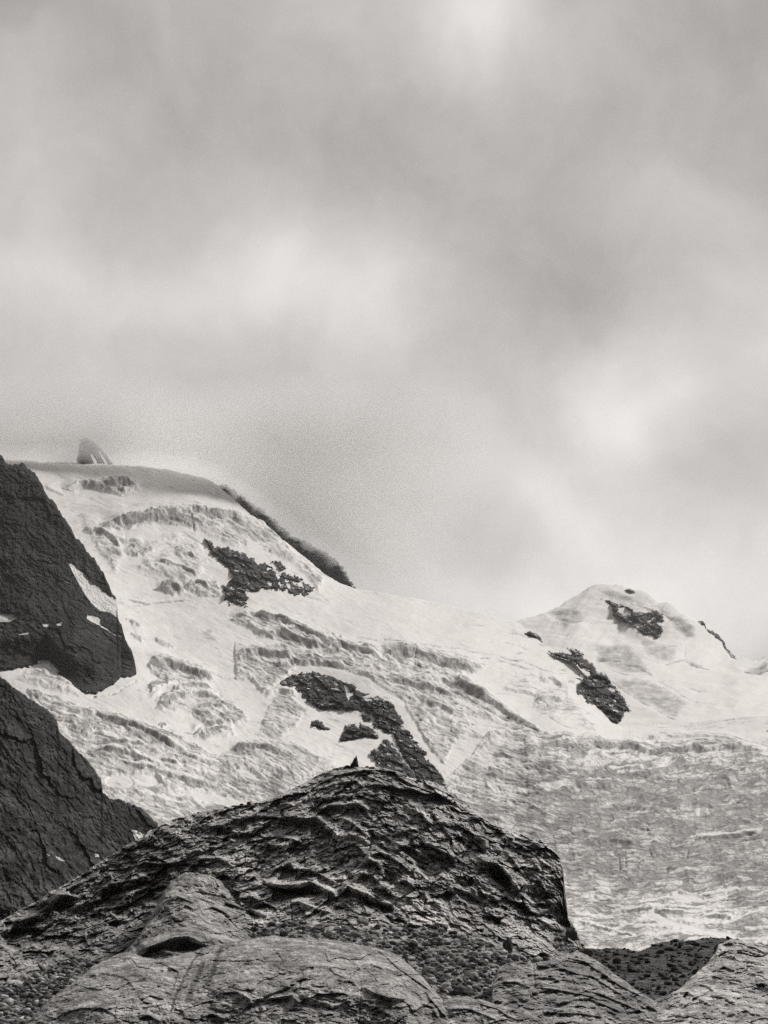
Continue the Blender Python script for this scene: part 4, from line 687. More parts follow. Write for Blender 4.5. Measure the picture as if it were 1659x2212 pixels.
K_LEDGES = [
    (Z(*A3, [(0, 340), (120, 260), (250, 195), (400, 165), (500, 150), (640, 150), (740, 160), (800, 215), (900, 270), (1050, 330), (1200, 390), (1330, 480), (1385, 545)]), 16, 14, 7), (Z(*A3, [(470, 270), (600, 272), (720, 282), (830, 330), (1000, 385)]), 20, 12, 14), (Z(*A3, [(850, 290), (1000, 350), (1130, 410), (1260, 470), (1370, 540)]), 16, 12, 7),
    (Z(*A3, [(900, 200), (1050, 280), (1200, 340), (1300, 420)]), 10, 8, 5), (Z(*A3, [(820, 480), (920, 490), (1000, 530), (1050, 600), (1080, 660)]), 16, 16, 10), (Z(*A3, [(1000, 480), (1100, 530), (1180, 640), (1250, 740), (1280, 850), (1250, 875)]), 16, 18, 12), (Z(*A3, [(90, 500), (180, 465), (300, 450), (420, 430), (500, 470), (560, 590)]), 18, 12, 18),
    (Z(*A3, [(0, 550), (80, 560), (170, 620), (260, 710), (400, 710), (480, 740), (555, 800)]), 24, 20, 22), (Z(*A3, [(170, 580), (300, 560), (400, 610), (480, 680), (570, 760)]), 18, 14, 12), (Z(*A3, [(500, 890), (620, 860), (700, 880), (820, 960), (900, 1030), (920, 1090)]), 18, 16, 12), (Z(*A3, [(420, 1010), (540, 920), (620, 960), (660, 1060)]), 18, 12, 14),
    (Z(*A3, [(380, 1130), (470, 1040), (560, 1050), (650, 1150), (750, 1200)]), 20, 16, 14), (Z(*A3, [(760, 1130), (850, 1100), (930, 1160), (940, 1200)]), 18, 14, 12), (Z(*A3, [(280, 1230), (340, 1150), (420, 1180), (540, 1230), (650, 1290), (780, 1325)]), 30, 14, 22), (Z(*A3, [(940, 1190), (1020, 1220), (1045, 1290)]), 14, 10, 8), (Z(*A3, [(1400, 560), (1500, 560), (1620, 590), (1659, 610)]), 18, 10, 14),
    (Z(*A3, [(1430, 720), (1530, 750), (1548, 830)]), 20, 14, 16), (Z(*A3, [(1040, 770), (1120, 820), (1200, 880), (1290, 900)]), 26, 14, 20), (Z(*A3, [(740, 820), (850, 800), (940, 840), (1000, 900)]), 20, 12, 18), (Z(*A3, [(700, 740), (820, 670), (930, 660), (1040, 720)]), 14, 10, 10), (Z(*A3, [(680, 370), (760, 375), (830, 410)]), 10, 6, 5), (Z(*A3, [(20, 440), (120, 400), (300, 370), (460, 370)]), 8, 8, 4),
    (Z(*A3, [(0, 240), (100, 190), (230, 170)]), 9, 7, 4), (Z(*A3, [(30, 330), (150, 300), (260, 260), (420, 240), (520, 330)]), 10, 8, 6),
    (Z(*A5, [(640, 200), (760, 280), (850, 290), (940, 380), (1000, 470), (1050, 525)]), 30, 16, 26), (Z(*A5, [(1060, 590), (1130, 700), (1200, 725), (1320, 680)]), 24, 18, 12), (Z(*A5, [(0, 425), (60, 440), (130, 490)]), 14, 10, 6), (Z(*A5, [(920, 180), (1000, 280), (1070, 400)]), 12, 12, 8), (Z(*A5, [(1100, 765), (1180, 750), (1290, 820), (1380, 940), (1410, 1020)]), 18, 18, 10),
    (Z(*A5, [(940, 100), (1050, 130), (1160, 210), (1260, 300), (1330, 330)]), 10, 8, 6), (Z(*A5, [(960, 60), (1150, 110), (1250, 170), (1330, 260)]), 10, 7, 5), (Z(*A5, [(640, 60), (740, 90), (755, 140)]), 20, 12, 18), (Z(*A5, [(750, 700), (830, 700), (900, 730)]), 14, 10, 14), (Z(*A5, [(740, 560), (820, 580), (880, 680)]), 12, 10, 8), (Z(*A5, [(1010, 520), (1100, 600), (1200, 680)]), 12, 8, 8),
    (Z(*A5, [(450, 490), (600, 540), (720, 640)]), 9, 10, 6), (Z(*A5, [(20, 600), (150, 620), (260, 700), (400, 790)]), 9, 14, 6), (Z(*A5, [(220, 630), (300, 620), (380, 690)]), 14, 10, 6), (Z(*A5, [(0, 780), (150, 830), (300, 810), (460, 850)]), 14, 14, 10), (Z(*A5, [(640, 820), (730, 810), (830, 900), (835, 970)]), 14, 14, 8), (Z(*A5, [(1140, 840), (1250, 830), (1340, 900)]), 10, 10, 8),
    (Z(*A2, [(330, 515), (600, 490), (700, 440), (900, 410), (1100, 425), (1290, 430), (1400, 430), (1500, 520), (1600, 610)]), 18, 16, 16), (Z(*A2, [(780, 640), (900, 620), (1040, 590), (1200, 610), (1300, 650)]), 14, 10, 8), (Z(*A2, [(870, 675), (1000, 660), (1090, 665), (1210, 655)]), 16, 8, 20), (Z(*A2, [(940, 910), (1080, 860), (1180, 820), (1220, 870), (1330, 870), (1400, 900), (1500, 950), (1620, 1020)]), 18, 16, 10),
    (Z(*A2, [(950, 985), (1100, 1010), (1250, 1005), (1350, 975), (1500, 1050), (1620, 1115)]), 34, 12, 30), (Z(*A2, [(350, 780), (500, 780), (620, 800), (700, 860)]), 14, 12, 12), (Z(*A2, [(1150, 1185), (1250, 1150), (1400, 1210), (1540, 1250)]), 20, 12, 24), (Z(*A2, [(0, 545), (180, 430), (400, 370), (560, 340)]), 10, 8, 5), (Z(*A2, [(370, 480), (500, 400), (700, 340), (960, 310)]), 8, 7, 5),
    (Z(*A2, [(1080, 320), (1150, 305), (1220, 325)]), 12, 6, 7), (Z(*A2, [(1420, 360), (1520, 320), (1659, 310)]), 14, 8, 8), (Z(*A2, [(640, 590), (730, 545), (830, 580)]), 12, 8, 10), (Z(*A2, [(700, 950), (850, 930), (920, 960)]), 14, 10, 14), (Z(*A2, [(380, 600), (470, 590), (600, 600), (720, 640)]), 10, 8, 14), (Z(*A2, [(860, 1270), (900, 1240), (1000, 1290)]), 14, 8, 16), (Z(*A2, [(700, 1130), (850, 1110), (1000, 1180), (1100, 1230)]), 14, 12, 10),
    (Z(*A1, [(1040, 630), (1130, 555), (1250, 510), (1300, 500)]), 14, 10, 12), (Z(*A1, [(800, 710), (900, 670), (1060, 660)]), 12, 8, 14), (Z(*A1, [(450, 600), (560, 520), (700, 460), (880, 380)]), 14, 10, 12), (Z(*A1, [(0, 905), (150, 800), (300, 740), (400, 760)]), 28, 12, 30), (Z(*A1, [(440, 620), (500, 560), (620, 560)]), 26, 10, 22), (Z(*A1, [(600, 700), (700, 640), (820, 620)]), 14, 10, 20), (Z(*A1, [(100, 1290), (200, 1260), (260, 1310)]), 12, 8, 12),
    (Z(*A1, [(820, 560), (950, 470), (1100, 440), (1300, 400)]), 16, 10, 16), (Z(*A1, [(900, 760), (960, 730), (1040, 780)]), 14, 8, 18), (Z(*A1, [(1100, 340), (1250, 280), (1400, 300), (1600, 270)]), 16, 10, 10), (Z(*A1, [(0, 1080), (200, 960), (430, 830)]), 10, 10, 14), (Z(*A1, [(130, 1060), (300, 980), (450, 900)]), 9, 8, 8),
]
ktop = np.array(K_TOP)
def gravel_mask(U, V):
    w1 = 9 * fbm(U / 30, V / 14, 0., 4)
    g = np.zeros(U.shape)
    for p in GRAVEL: g = np.maximum(g, sstep(-7, 7, box_dist(U + w1, V + w1, p, 30)))
    return g
GRAVEL = [[(700, 2012), (800, 2005), (900, 2000), (960, 2010), (1040, 2030), (1100, 2060), (1200, 2075), (1300, 2090), (1360, 2240), (940, 2240), (850, 2070), (740, 2045)], [(480, 2040), (520, 2005), (600, 1995), (660, 1985), (700, 2000), (730, 2040), (600, 2040)],
          [(-120, 2140), (40, 2130), (120, 2085), (200, 2060), (220, 2080), (140, 2150), (60, 2240), (-120, 2240)], [(840, 1700), (900, 1710), (960, 1725), (980, 1740), (900, 1735), (840, 1715)], [(1180, 2000), (1215, 2010), (1240, 2060), (1200, 2060)]]
def k_relief(U, V, X, Y, Zc, r):
    g = gravel_mask(U, V)
    w = 3 * fbm(U / 14, V / 10, 0., 3)
    lay = layered(U, V, top=ktop)
    n1 = fbm(U / 40, V / 30, 0., 3)
    tv = np.interp(U, ktop[:, 0], ktop[:, 1]); cv = V - (tv - 1655) * .7
    f1, f2, cid, dyy = worley(U / 62 + n1, cv / 27 + n1, 11)
    blocks = 9 * (cid - .5) + 13 * np.clip(dyy + .3, 0, 1) * (1 - f1) - 3 * sstep(.10, .0, f2 - f1) * sstep(0, .3, n1)
    big = 34 * fbm(U / 150, V / 90, 0., 3) + 17 * fbm(U / 30, V / 18, 0., 4)
    led = ledges(U, V, K_LEDGES, w)
    crk = 0
    for pts in K_CRACKS: crk = crk + 12 * np.exp(-(box_dist(U + w * .5, V + w * .5, pts, 8, False) / 1.7) ** 2)
    fine = 4.5 * fbm(U / 6, V / 4, 0., 4, .65)
    rec = 0
    for p_, dep in K_HOLLOWS: rec = rec + dep * sstep(-2, 9, box_dist(U + 1.6 * w, V + 1.6 * w, p_, 14))
    sl = np.interp(U, [0, 600, 766, 1000, 1250], [-.45, -.25, 0, .45, .6])
    bw_ = sstep(680, 860, U + 30 * n1); br = (1 - bw_) * broken(U, V, 41, -.38) + bw_ * broken(U, V, 47, .5)
    rock = led * 1.8 + lay * 2.5 + blocks * .7 + .9 * br + fine - crk * 1.5 - rec
    gr = 5 * fbm(U / 5, V / 3, 0., 3, .7)
    cav = 45 * np.exp(-(((U - 405) / 42) ** 2 + ((V - 2044) / 10) ** 2) ** 1.5)
    flank = sstep(380, 250, U) * sstep(0, 60, V - tv - 10) * sstep(120, 60, U - 250 + 0 * V)
    return big + rock * (1 - g) + gr * g - cav
K_HOLLOWS = [(Z(*A3, p), d) for p, d in [([(760, 810), (1000, 770), (1060, 800), (1100, 860), (1250, 905), (1300, 960), (1200, 1060), (1050, 1120), (950, 1000), (900, 920)], 45), ([(1430, 765), (1545, 840), (1530, 890), (1480, 870), (1450, 800)], 60), ([(480, 1250), (620, 1300), (760, 1345), (740, 1400), (560, 1390), (480, 1320)], 60), ([(660, 292), (820, 322), (1010, 385), (960, 410), (840, 370), (700, 325)], 45), ([(230, 290), (310, 290), (300, 320), (240, 320)], 25)]] + \
    [(Z(*A5, p), d) for p, d in [([(735, 335), (860, 300), (960, 400), (990, 520), (960, 565), (840, 470)], 70), ([(800, 760), (890, 760), (860, 850), (815, 830)], 50), ([(250, 130), (350, 170), (460, 225), (420, 250), (280, 190)], 55), ([(1090, 680), (1200, 735), (1300, 740), (1320, 790), (1200, 760), (1110, 740)], 40), ([(1340, 740), (1460, 790), (1540, 900), (1520, 980), (1440, 900), (1350, 830)], 35)]] + \
    [(Z(*A2, p), d) for p, d in [([(945, 1000), (1150, 1045), (1300, 1030), (1450, 1085), (1300, 1115), (1150, 1095), (1020, 1055)], 75), ([(480, 900), (600, 890), (690, 960), (640, 985), (540, 955)], 45), ([(720, 1220), (860, 1230), (970, 1290), (880, 1320), (760, 1275)], 55), ([(1330, 475), (1440, 490), (1430, 525), (1360, 510)], 40), ([(640, 820), (800, 830), (930, 880), (820, 870), (680, 850)], 30), ([(750, 750), (860, 760), (840, 790), (770, 775)], 35)]] + \
    [(Z(*A1, p), d) for p, d in [([(10, 910), (150, 845), (350, 850), (440, 830), (300, 990), (120, 1070), (10, 1000)], 60), ([(460, 620), (560, 560), (680, 600), (640, 665), (520, 730), (440, 700)], 60), ([(850, 510), (1100, 480), (1250, 450), (1400, 425), (1200, 510), (1040, 570), (900, 590)], 40), ([(950, 790), (1070, 780), (1010, 860), (940, 835)], 50), ([(1300, 300), (1500, 290), (1659, 290), (1640, 330), (1450, 330)], 35), ([(110, 1340), (240, 1330), (230, 1400), (130, 1430)], 35)]]
K_CRACKS = [Z(*A3, [(765, 1330), (770, 1280), (860, 1230), (925, 1190), (940, 1160)]), Z(*A3, [(560, 760), (540, 820), (490, 900)]), Z(*A3, [(900, 1030), (930, 1100)]), Z(*A5, [(280, 470), (340, 440), (420, 370), (500, 310), (550, 240)]), Z(*A5, [(860, 740), (940, 680), (1000, 580), (1060, 500)]),
            Z(*A5, [(840, 230), (890, 180), (920, 100)]), Z(*A5, [(500, 290), (560, 220), (640, 120)]), Z(*A5, [(0, 600), (60, 560), (130, 520)]), Z(*A5, [(210, 660), (235, 610)]), Z(*A2, [(1180, 1150), (1200, 1240), (1190, 1320)]), Z(*A2, [(870, 700), (880, 760), (980, 820)]), Z(*A2, [(1240, 870), (1245, 930)])]
def k_attr(U, V, X, Y, Zc):
    g = gravel_mask(U, V)
    t = 1.08 + .8 * fbm(U / 80, V / 45, 0., 5, .6) + .35 * fbm(U / 12, V / 6, 0., 3)
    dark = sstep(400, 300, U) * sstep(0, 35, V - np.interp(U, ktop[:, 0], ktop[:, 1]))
    t = t * (1 - .3 * dark)  # shaded left flank: part of its shade is put into the tone
    for p_ in K_PALE: t = t * (1 + .40 * sstep(-10, 10, box_dist(U + 8 * fbm(U / 20, V / 12, 0., 3), V, p_, 14)))  # traced patches drawn paler than the rock around them
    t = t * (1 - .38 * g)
    return {'tone': np.clip(t, .2, 2)}
K_PALE = [Z(*A3, p) for p in [[(380, 1130), (500, 1040), (900, 1100), (930, 1180), (800, 1320), (600, 1280), (300, 1220)], [(500, 880), (700, 860), (900, 1030), (900, 1090), (650, 1050)], [(0, 560), (170, 620), (400, 710), (560, 790), (560, 830), (300, 780), (60, 640)], [(820, 480), (1000, 490), (1280, 740), (1280, 870), (1150, 780), (1050, 600)]]] + [Z(*A5, [(0, 620), (150, 640), (460, 850), (500, 930), (200, 900), (0, 900)]), Z(*A5, [(1000, 300), (1300, 200), (1400, 300), (1380, 420), (1100, 420)]), Z(*A2, [(940, 910), (1180, 820), (1620, 1020), (1620, 1110), (1350, 970), (950, 980)])]
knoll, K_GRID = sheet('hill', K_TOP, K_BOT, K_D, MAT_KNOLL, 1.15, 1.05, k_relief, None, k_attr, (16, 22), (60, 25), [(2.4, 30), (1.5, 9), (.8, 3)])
prop(knoll, 'ice-worn rock knoll of overlapping gneiss ledges carrying the cairn', kind='structure')

# ---- rock domes in front
def dome(name, top, bot, D, mat, led, per=(60, 26, 11), amp=(6, 4, 2.2), k=.7, seed=3., extra=None, tone=None, rnd=(26, 60), back=(14, 8), du=1.15, dv=1.0, blk=5, label=None, jag=((3.0, 26), (2.0, 8), (.9, 2.8)), brk=.34):
    T = np.array(top); base = T[:, 1].min()
    def rel(U, V, X, Y, Zc, r):
        n1 = fbm(U / 50 + seed, V / 35, 0., 3); w = 3 * fbm(U / 14 + seed, V / 10, 0., 3)
        f1, f2, cid, dyy = worley(U / 90 + n1 + seed, (V - (np.interp(U, T[:, 0], T[:, 1]) - base) * k) / 42 + n1, int(seed))
        o = 2.4 * layered(U, V, k, base, per, amp, T, seed) + 2.0 * ledges(U, V, led, w) + 42 * fbm(U / 110 + seed, V / 50, 0., 4) + 16 * ridged(U / 44 + seed, V / 22, 0., 4, .55) + 6 * fbm(U / 8, V / 5, 0., 4, .65) + blk * (cid - .5) - blk * 1.1 * sstep(.05, 0, f2 - f1) * sstep(-.1, .2, n1)
        o = o + brk * broken(U, V, int(seed) + 3, -.2)
        if extra: o = o + extra(U, V)
        return o
    def at(U, V, X, Y, Zc):
        t = 1 + .95 * fbm(U / 60 + seed, V / 26, 0., 5, .65) + .25 * fbm(U / 13, V / 6, 0., 3)
        if tone: t = t * tone(U, V)
        return {'tone': np.clip(t, .2, 2)}
    o, g = sheet(name, top, bot, D, mat, du, dv, rel, None, at, rnd, back, list(jag))
    return prop(o, label, kind='structure'), g
# buttress with the cave
BU_TOP = [(255, 2075), (272, 2054), (290, 2035), (308, 2010), (325, 1981), (340, 1950), (356, 1925), (372, 1903), (385, 1893), (400, 1886), (425, 1884), (455, 1892), (480, 1905), (500, 1925), (520, 1945), (540, 1965), (560, 1985), (575, 2010), (590, 2045)]
BU_BOT = [(255, 2095), (590, 2095)]
BU_D = depth([(272, 2054, 143), (325, 1981, 154), (400, 1886, 166), (455, 1892, 166), (480, 1905, 170), (520, 1945, 168), (560, 1985, 165), (590, 2045, 164), (400, 1960, 153), (460, 1970, 160), (360, 2040, 142), (450, 2040, 141), (550, 2060, 150), (400, 2090, 134)], 40)
BU_LED = [(Z(*A4, [(0, 400), (100, 300), (200, 180), (260, 90)]), 6, 8, 6), (Z(*A4, [(270, 80), (330, 40), (400, 70), (500, 110)]), 12, 10, 8), (Z(*A4, [(350, 170), (400, 115), (500, 160)]), 12, 10, 10), (Z(*A4, [(460, 270), (550, 160), (640, 135), (740, 180), (830, 240)]), 14, 14, 10),
          (Z(*A4, [(0, 520), (120, 470), (230, 430), (320, 400), (430, 390), (540, 440), (570, 490)]), 44, 22, 30), (Z(*A4, [(540, 380), (640, 360), (740, 370)]), 10, 8, 8), (Z(*A4, [(740, 90), (850, 130), (960, 170)]), 16, 12, 12), (Z(*A4, [(60, 560), (200, 520), (300, 540)]), 14, 8, 12)]
dome('rock_slab', BU_TOP, BU_BOT, BU_D, MAT_KNOLL, BU_LED, (40, 19, 9), (7, 5, 2.5), .5, 5., lambda U, V: -60 * np.exp(-(((U - 408) / 40) ** 2 + ((V - 2047 + (U - 408) * .06) / 10) ** 2) ** 2), lambda U, V: .78 + 0 * U, (26, 90), (12, 12), 1.1, 1.0, 7)
# big front dome
FR_TOP = [(20, 2240), (57, 2210), (85, 2182), (113, 2154), (140, 2137), (160, 2122), (178, 2105), (195, 2092), (220, 2077), (250, 2063), (275, 2055), (310, 2068), (345, 2073), (390, 2062), (436, 2050), (470, 2041), (500, 2035), (524, 2031), (560, 2026), (590, 2021), (636, 2024), (699, 2027), (740, 2034), (803, 2045), (840, 2055), (862, 2065), (885, 2084), (905, 2103), (926, 2126), (940, 2142), (956, 2160), (968, 2185), (974, 2215), (980, 2250)]
FR_BOT = [(20, 2250), (980, 2250)]
FR_D = depth([(57, 2205, 114), (195, 2092, 128), (275, 2055, 132), (436, 2050, 132), (590, 2021, 134), (740, 2034, 132), (862, 2065, 128), (926, 2126, 120), (970, 2200, 112), (300, 2130, 114), (500, 2110, 114), (700, 2095, 114), (850, 2140, 110), (200, 2190, 107), (400, 2200, 107), (600, 2190, 107), (800, 2190, 107), (500, 2250, 105), (800, 2250, 105), (200, 2250, 103)], 45)
A6 = (1100, 2950, .4219)
FR_LED = [(Z(*A1, [(620, 1370), (700, 1290), (860, 1240), (1000, 1250), (1100, 1290), (1190, 1400)]), 10, 14, 12), (Z(*A1, [(480, 1600), (700, 1540), (880, 1540), (1000, 1600)]), 14, 14, 12), (Z(*A4, [(1030, 940), (1150, 880), (1250, 850), (1400, 760), (1520, 740)]), 16, 12, 14), (Z(*A4, [(1080, 930), (1200, 920), (1330, 900), (1400, 980)]), 14, 10, 16),
          (Z(*A6, [(150, 530), (250, 440), (330, 470), (380, 500)]), 12, 16, 12), (Z(*A6, [(260, 310), (350, 370), (460, 470), (600, 570), (700, 640), (760, 700)]), 12, 12, 5), (Z(*A6, [(360, 330), (480, 390), (600, 480), (680, 560), (720, 620)]), 10, 9, 5), (Z(*A6, [(180, 600), (260, 660), (380, 700), (560, 720)]), 18, 16, 18), (Z(*A6, [(0, 590), (80, 570), (160, 600)]), 16, 14, 18),
          (Z(*A6, [(660, 640), (720, 720), (790, 800), (850, 870)]), 14, 12, 9), (Z(*A6, [(640, 740), (740, 780), (770, 860)]), 16, 10, 12), (Z(*A4, [(560, 590), (750, 600), (950, 600), (1150, 560)]), 9, 12, 7), (Z(*A4, [(180, 700), (260, 660), (350, 680)]), 12, 8, 8), (Z(*A4, [(700, 880), (850, 870), (960, 930), (1000, 1000)]), 10, 14, 8),
          (Z(*A4, [(0, 950), (100, 900), (250, 940)]), 12, 14, 8), (Z(*A4, [(0, 1100), (80, 1070), (200, 1130)]), 12, 10, 10), (Z(*A4, [(530, 1090), (640, 1060), (760, 1110)]), 12, 10, 10)]
FR_GROOVE = [Z(*A4, [(550, 510), (470, 610), (410, 720), (350, 850), (310, 940), (280, 1040)]), Z(*A4, [(560, 620), (520, 720), (460, 830), (420, 950)]), Z(*A4, [(720, 490), (670, 600), (640, 720), (590, 800)]), Z(*A4, [(960, 440), (950, 520), (930, 600)]), Z(*A6, [(160, 540), (175, 620), (172, 760), (165, 900)]), Z(*A4, [(1510, 600), (1500, 680), (1470, 740)]), Z(*A4, [(950, 900), (1010, 970), (1050, 1020)])]
FR_W = [3.5, 6, 6, 2, 2.2, 3, 5]
def fr_extra(U, V):
    o = 0
    for pts, w_ in zip(FR_GROOVE, FR_W): o = o - (5 + w_) * np.exp(-(box_dist(U + 2 * fbm(U / 12, V / 12, 0., 3), V, pts, 24, False) / w_) ** 2)
    return o
def fr_tone(U, V):      # darker along the first three grooves
    o = np.ones(U.shape)
    for k, (pts, w_) in enumerate(zip(FR_GROOVE, FR_W)):
        if k in (0, 1, 2): o = o * (1 - .6 * np.exp(-(box_dist(U + 3 * fbm(U / 12, V / 12, 0., 3), V, pts, 24, False) / (w_ * .9)) ** 4))
    return o
front, FR_GRID = dome('rock_slab', FR_TOP, FR_BOT, FR_D, MAT_FRONT, FR_LED, (75, 30, 12), (4, 3, 1.8), .55, 8., fr_extra, fr_tone, (34, 90), (12, 8), 1.15, .9, 5)
# small slabs right of it
SB_TOP = [(930, 2200), (948, 2175), (962, 2158), (985, 2152), (1010, 2153), (1040, 2160), (1080, 2172), (1120, 2180), (1160, 2196), (1180, 2212), (1190, 2240)]
dome('rock_slab', SB_TOP, [(930, 2250), (1190, 2250)], depth([(960, 2165, 117), (1100, 2176, 117), (1050, 2245, 108), (1180, 2235, 111), (940, 2240, 108)], 40), MAT_FRONT, [(Z(*A6, [(840, 790), (1000, 790), (1120, 830), (1230, 880)]), 12, 10, 10), (Z(*A6, [(1060, 740), (1230, 790), (1320, 850), (1400, 880)]), 9, 9, 6)], (36, 17, 9), (5, 4, 2), .6, 14., None, None, (16, 40), (8, 5))
SR_TOP = [(1060, 2160), (1066, 2120), (1078, 2090), (1100, 2080), (1122, 2076), (1148, 2082), (1165, 2078), (1190, 2072), (1215, 2062), (1242, 2055), (1265, 2062), (1292, 2077), (1312, 2092), (1335, 2109), (1360, 2127), (1386, 2145), (1411, 2160), (1430, 2200), (1440, 2250)]
S8 = (1600, 2500, .5425)
SR_LED = [(Z(*S8, [(60, 1180), (200, 1165), (250, 1200)]), 12, 12, 10), (Z(*S8, [(260, 1190), (400, 1190), (500, 1230), (640, 1260)]), 12, 12, 8), (Z(*S8, [(270, 1260), (380, 1260), (430, 1300)]), 12, 8, 10), (Z(*S8, [(250, 1310), (400, 1330), (560, 1360), (700, 1400)]), 14, 10, 10), (Z(*S8, [(420, 1130), (560, 1160), (660, 1230), (780, 1310), (940, 1390)]), 10, 10, 6),
          (Z(*S8, [(350, 1430), (460, 1390), (580, 1380), (680, 1420), (800, 1470)]), 16, 14, 12), (Z(*S8, [(540, 1330), (640, 1350), (760, 1400), (860, 1440)]), 12, 9, 8), (Z(*S8, [(600, 1250), (700, 1310), (800, 1370)]), 10, 8, 6), (Z(*S8, [(40, 1290), (140, 1280), (240, 1320)]), 12, 10, 8), (Z(*S8, [(360, 1470), (520, 1470), (700, 1500)]), 12, 10, 8)]
dome('rock_slab', SR_TOP, [(1060, 2250), (1440, 2250)], depth([(1078, 2090, 134), (1242, 2055, 142), (1335, 2109, 136), (1400, 2160, 128), (1120, 2150, 124), (1250, 2150, 125), (1200, 2240, 112), (1060, 2240, 114), (1430, 2240, 116)], 40), MAT_FRONT, SR_LED, (34, 17, 9), (8, 6, 2.6), .55, 17.,
     lambda U, V: -12 * np.exp(-(box_dist(U, V, Z(*S8, [(250, 1180), (255, 1250), (262, 1320)]), 10, False) / 2.2) ** 2), lambda U, V: .85 + 0 * U, (18, 45), (9, 6), blk=8)
# right corner outcrop
CR_TOP = [(1350, 2250), (1362, 2212), (1380, 2188), (1399, 2169), (1420, 2158), (1444, 2149), (1469, 2137), (1482, 2122), (1500, 2105), (1519, 2087), (1532, 2074), (1544, 2060), (1552, 2040), (1577, 2029), (1619, 2032), (1649, 2042), (1680, 2052), (1760, 2080), (1880, 2110)]
CR_LED = [(Z(*S5, [(600, 1060), (700, 950), (850, 880), (960, 870), (1080, 940), (1200, 1000)]), 22, 16, 14), (Z(*S5, [(700, 1080), (800, 1000), (900, 970), (1000, 1000)]), 18, 12, 18), (Z(*S5, [(900, 860), (1060, 800), (1150, 830), (1220, 880)]), 14, 12, 10), (Z(*S5, [(1150, 900), (1280, 920), (1400, 1000)]), 12, 10, 8), (Z(*S5, [(1160, 700), (1280, 650), (1400, 700)]), 14, 10, 10),
          (Z(*S5, [(1240, 450), (1400, 440), (1500, 480), (1620, 500)]), 10, 10, 8), (Z(*S5, [(1240, 770), (1380, 760), (1500, 820)]), 12, 10, 10), (Z(*S5, [(1220, 1010), (1300, 1060), (1400, 1060)]), 16, 8, 14), (Z(*S5, [(1420, 1000), (1520, 1060), (1640, 1080)]), 12, 8, 8), (Z(*S5, [(1000, 780), (1150, 720), (1300, 770)]), 10, 8, 7), (Z(*S5, [(1480, 720), (1600, 690), (1659, 680)]), 14, 10, 20), (Z(*S5, [(1450, 590), (1560, 620), (1659, 640)]), 12, 8, 10)]
dome('rock_slab', CR_TOP, [(1350, 2260), (1880, 2260)], depth([(1362, 2212, 122), (1444, 2149, 134), (1519, 2087, 146), (1577, 2029, 156), (1700, 2055, 154), (1600, 2110, 140), (1500, 2180, 123), (1650, 2200, 120), (1420, 2250, 112), (1700, 2250, 112)], 40), MAT_KNOLL, CR_LED, (36, 17, 9), (9, 7, 3), .7, 23.,
     lambda U, V: -40 * np.exp(-(((U - 1640) / 24) ** 2 + ((V - 2160) / 34) ** 2) ** 2), lambda U, V: 1.15 + 0 * U, (16, 50), (30, 14), blk=9)

# ================================================================== GROUND: one sheet under everything, to the horizon
gx = np.concatenate([-np.geomspace(26000, 40, 40), np.linspace(-30, 30, 13), np.geomspace(40, 26000, 40)]); gyy = gx.copy()
GX, GY = np.meshgrid(gx, gyy); GR = np.hypot(GX, GY)
GZ = -3.0 + .8 * fbm(GX / 40, GY / 40, 0., 3) * sstep(0, 60, GR) - 6 * sstep(40, 400, GR)
gm = mesh_from_grid('ground', GX, GY, np.asarray(GZ), MAT_SCREE, {'tone': np.ones(GX.shape)}); prop(gm, kind='structure')

# ================================================================== STONES
def stone_mesh(name, seed, sub=2, flat=.65, rough=.28, mat=None, size=(1, 1, 1)):
    import bmesh
    bm = bmesh.new(); bmesh.ops.create_icosphere(bm, subdivisions=sub, radius=1.0)
    rs = np.random.default_rng(seed); planes = rs.normal(size=(9, 3)); planes /= np.linalg.norm(planes, axis=1)[:, None]; off = rs.uniform(.55, .95, 9)
    for v in bm.verts:
        c = np.array(v.co)
        for n_, d_ in zip(planes, off):       # chip flat faces off the round body
            k = c @ n_ - d_
            if k > 0: c = c - n_ * k * .92
        c *= 1 + rough * .35 * float(fbm(np.array([c[0] * 2 + seed]), np.array([c[1] * 2]), np.array([c[2] * 2 + 1.1]), 3)[0])
        v.co = c * np.array([size[0], size[1], size[2] * flat])
    me = bpy.data.meshes.new(name); bm.to_mesh(me); bm.free(); me.materials.append(mat or MAT_STONE)
    at = me.attributes.new('tone', 'FLOAT', 'POINT'); at.data.foreach_set('value', np.full(len(me.vertices), 1.0, np.float32))
    return me
def ground_pt(grid, u, v):
    U, V, r = grid; c = int(np.argmin(np.abs(U[0] - u))); k = int(np.argmin(np.abs(V[:, c] - v)))
    return np.array(place(np.array(U[k, c]), np.array(V[k, c]), np.array(r[k, c]))), float(r[k, c])
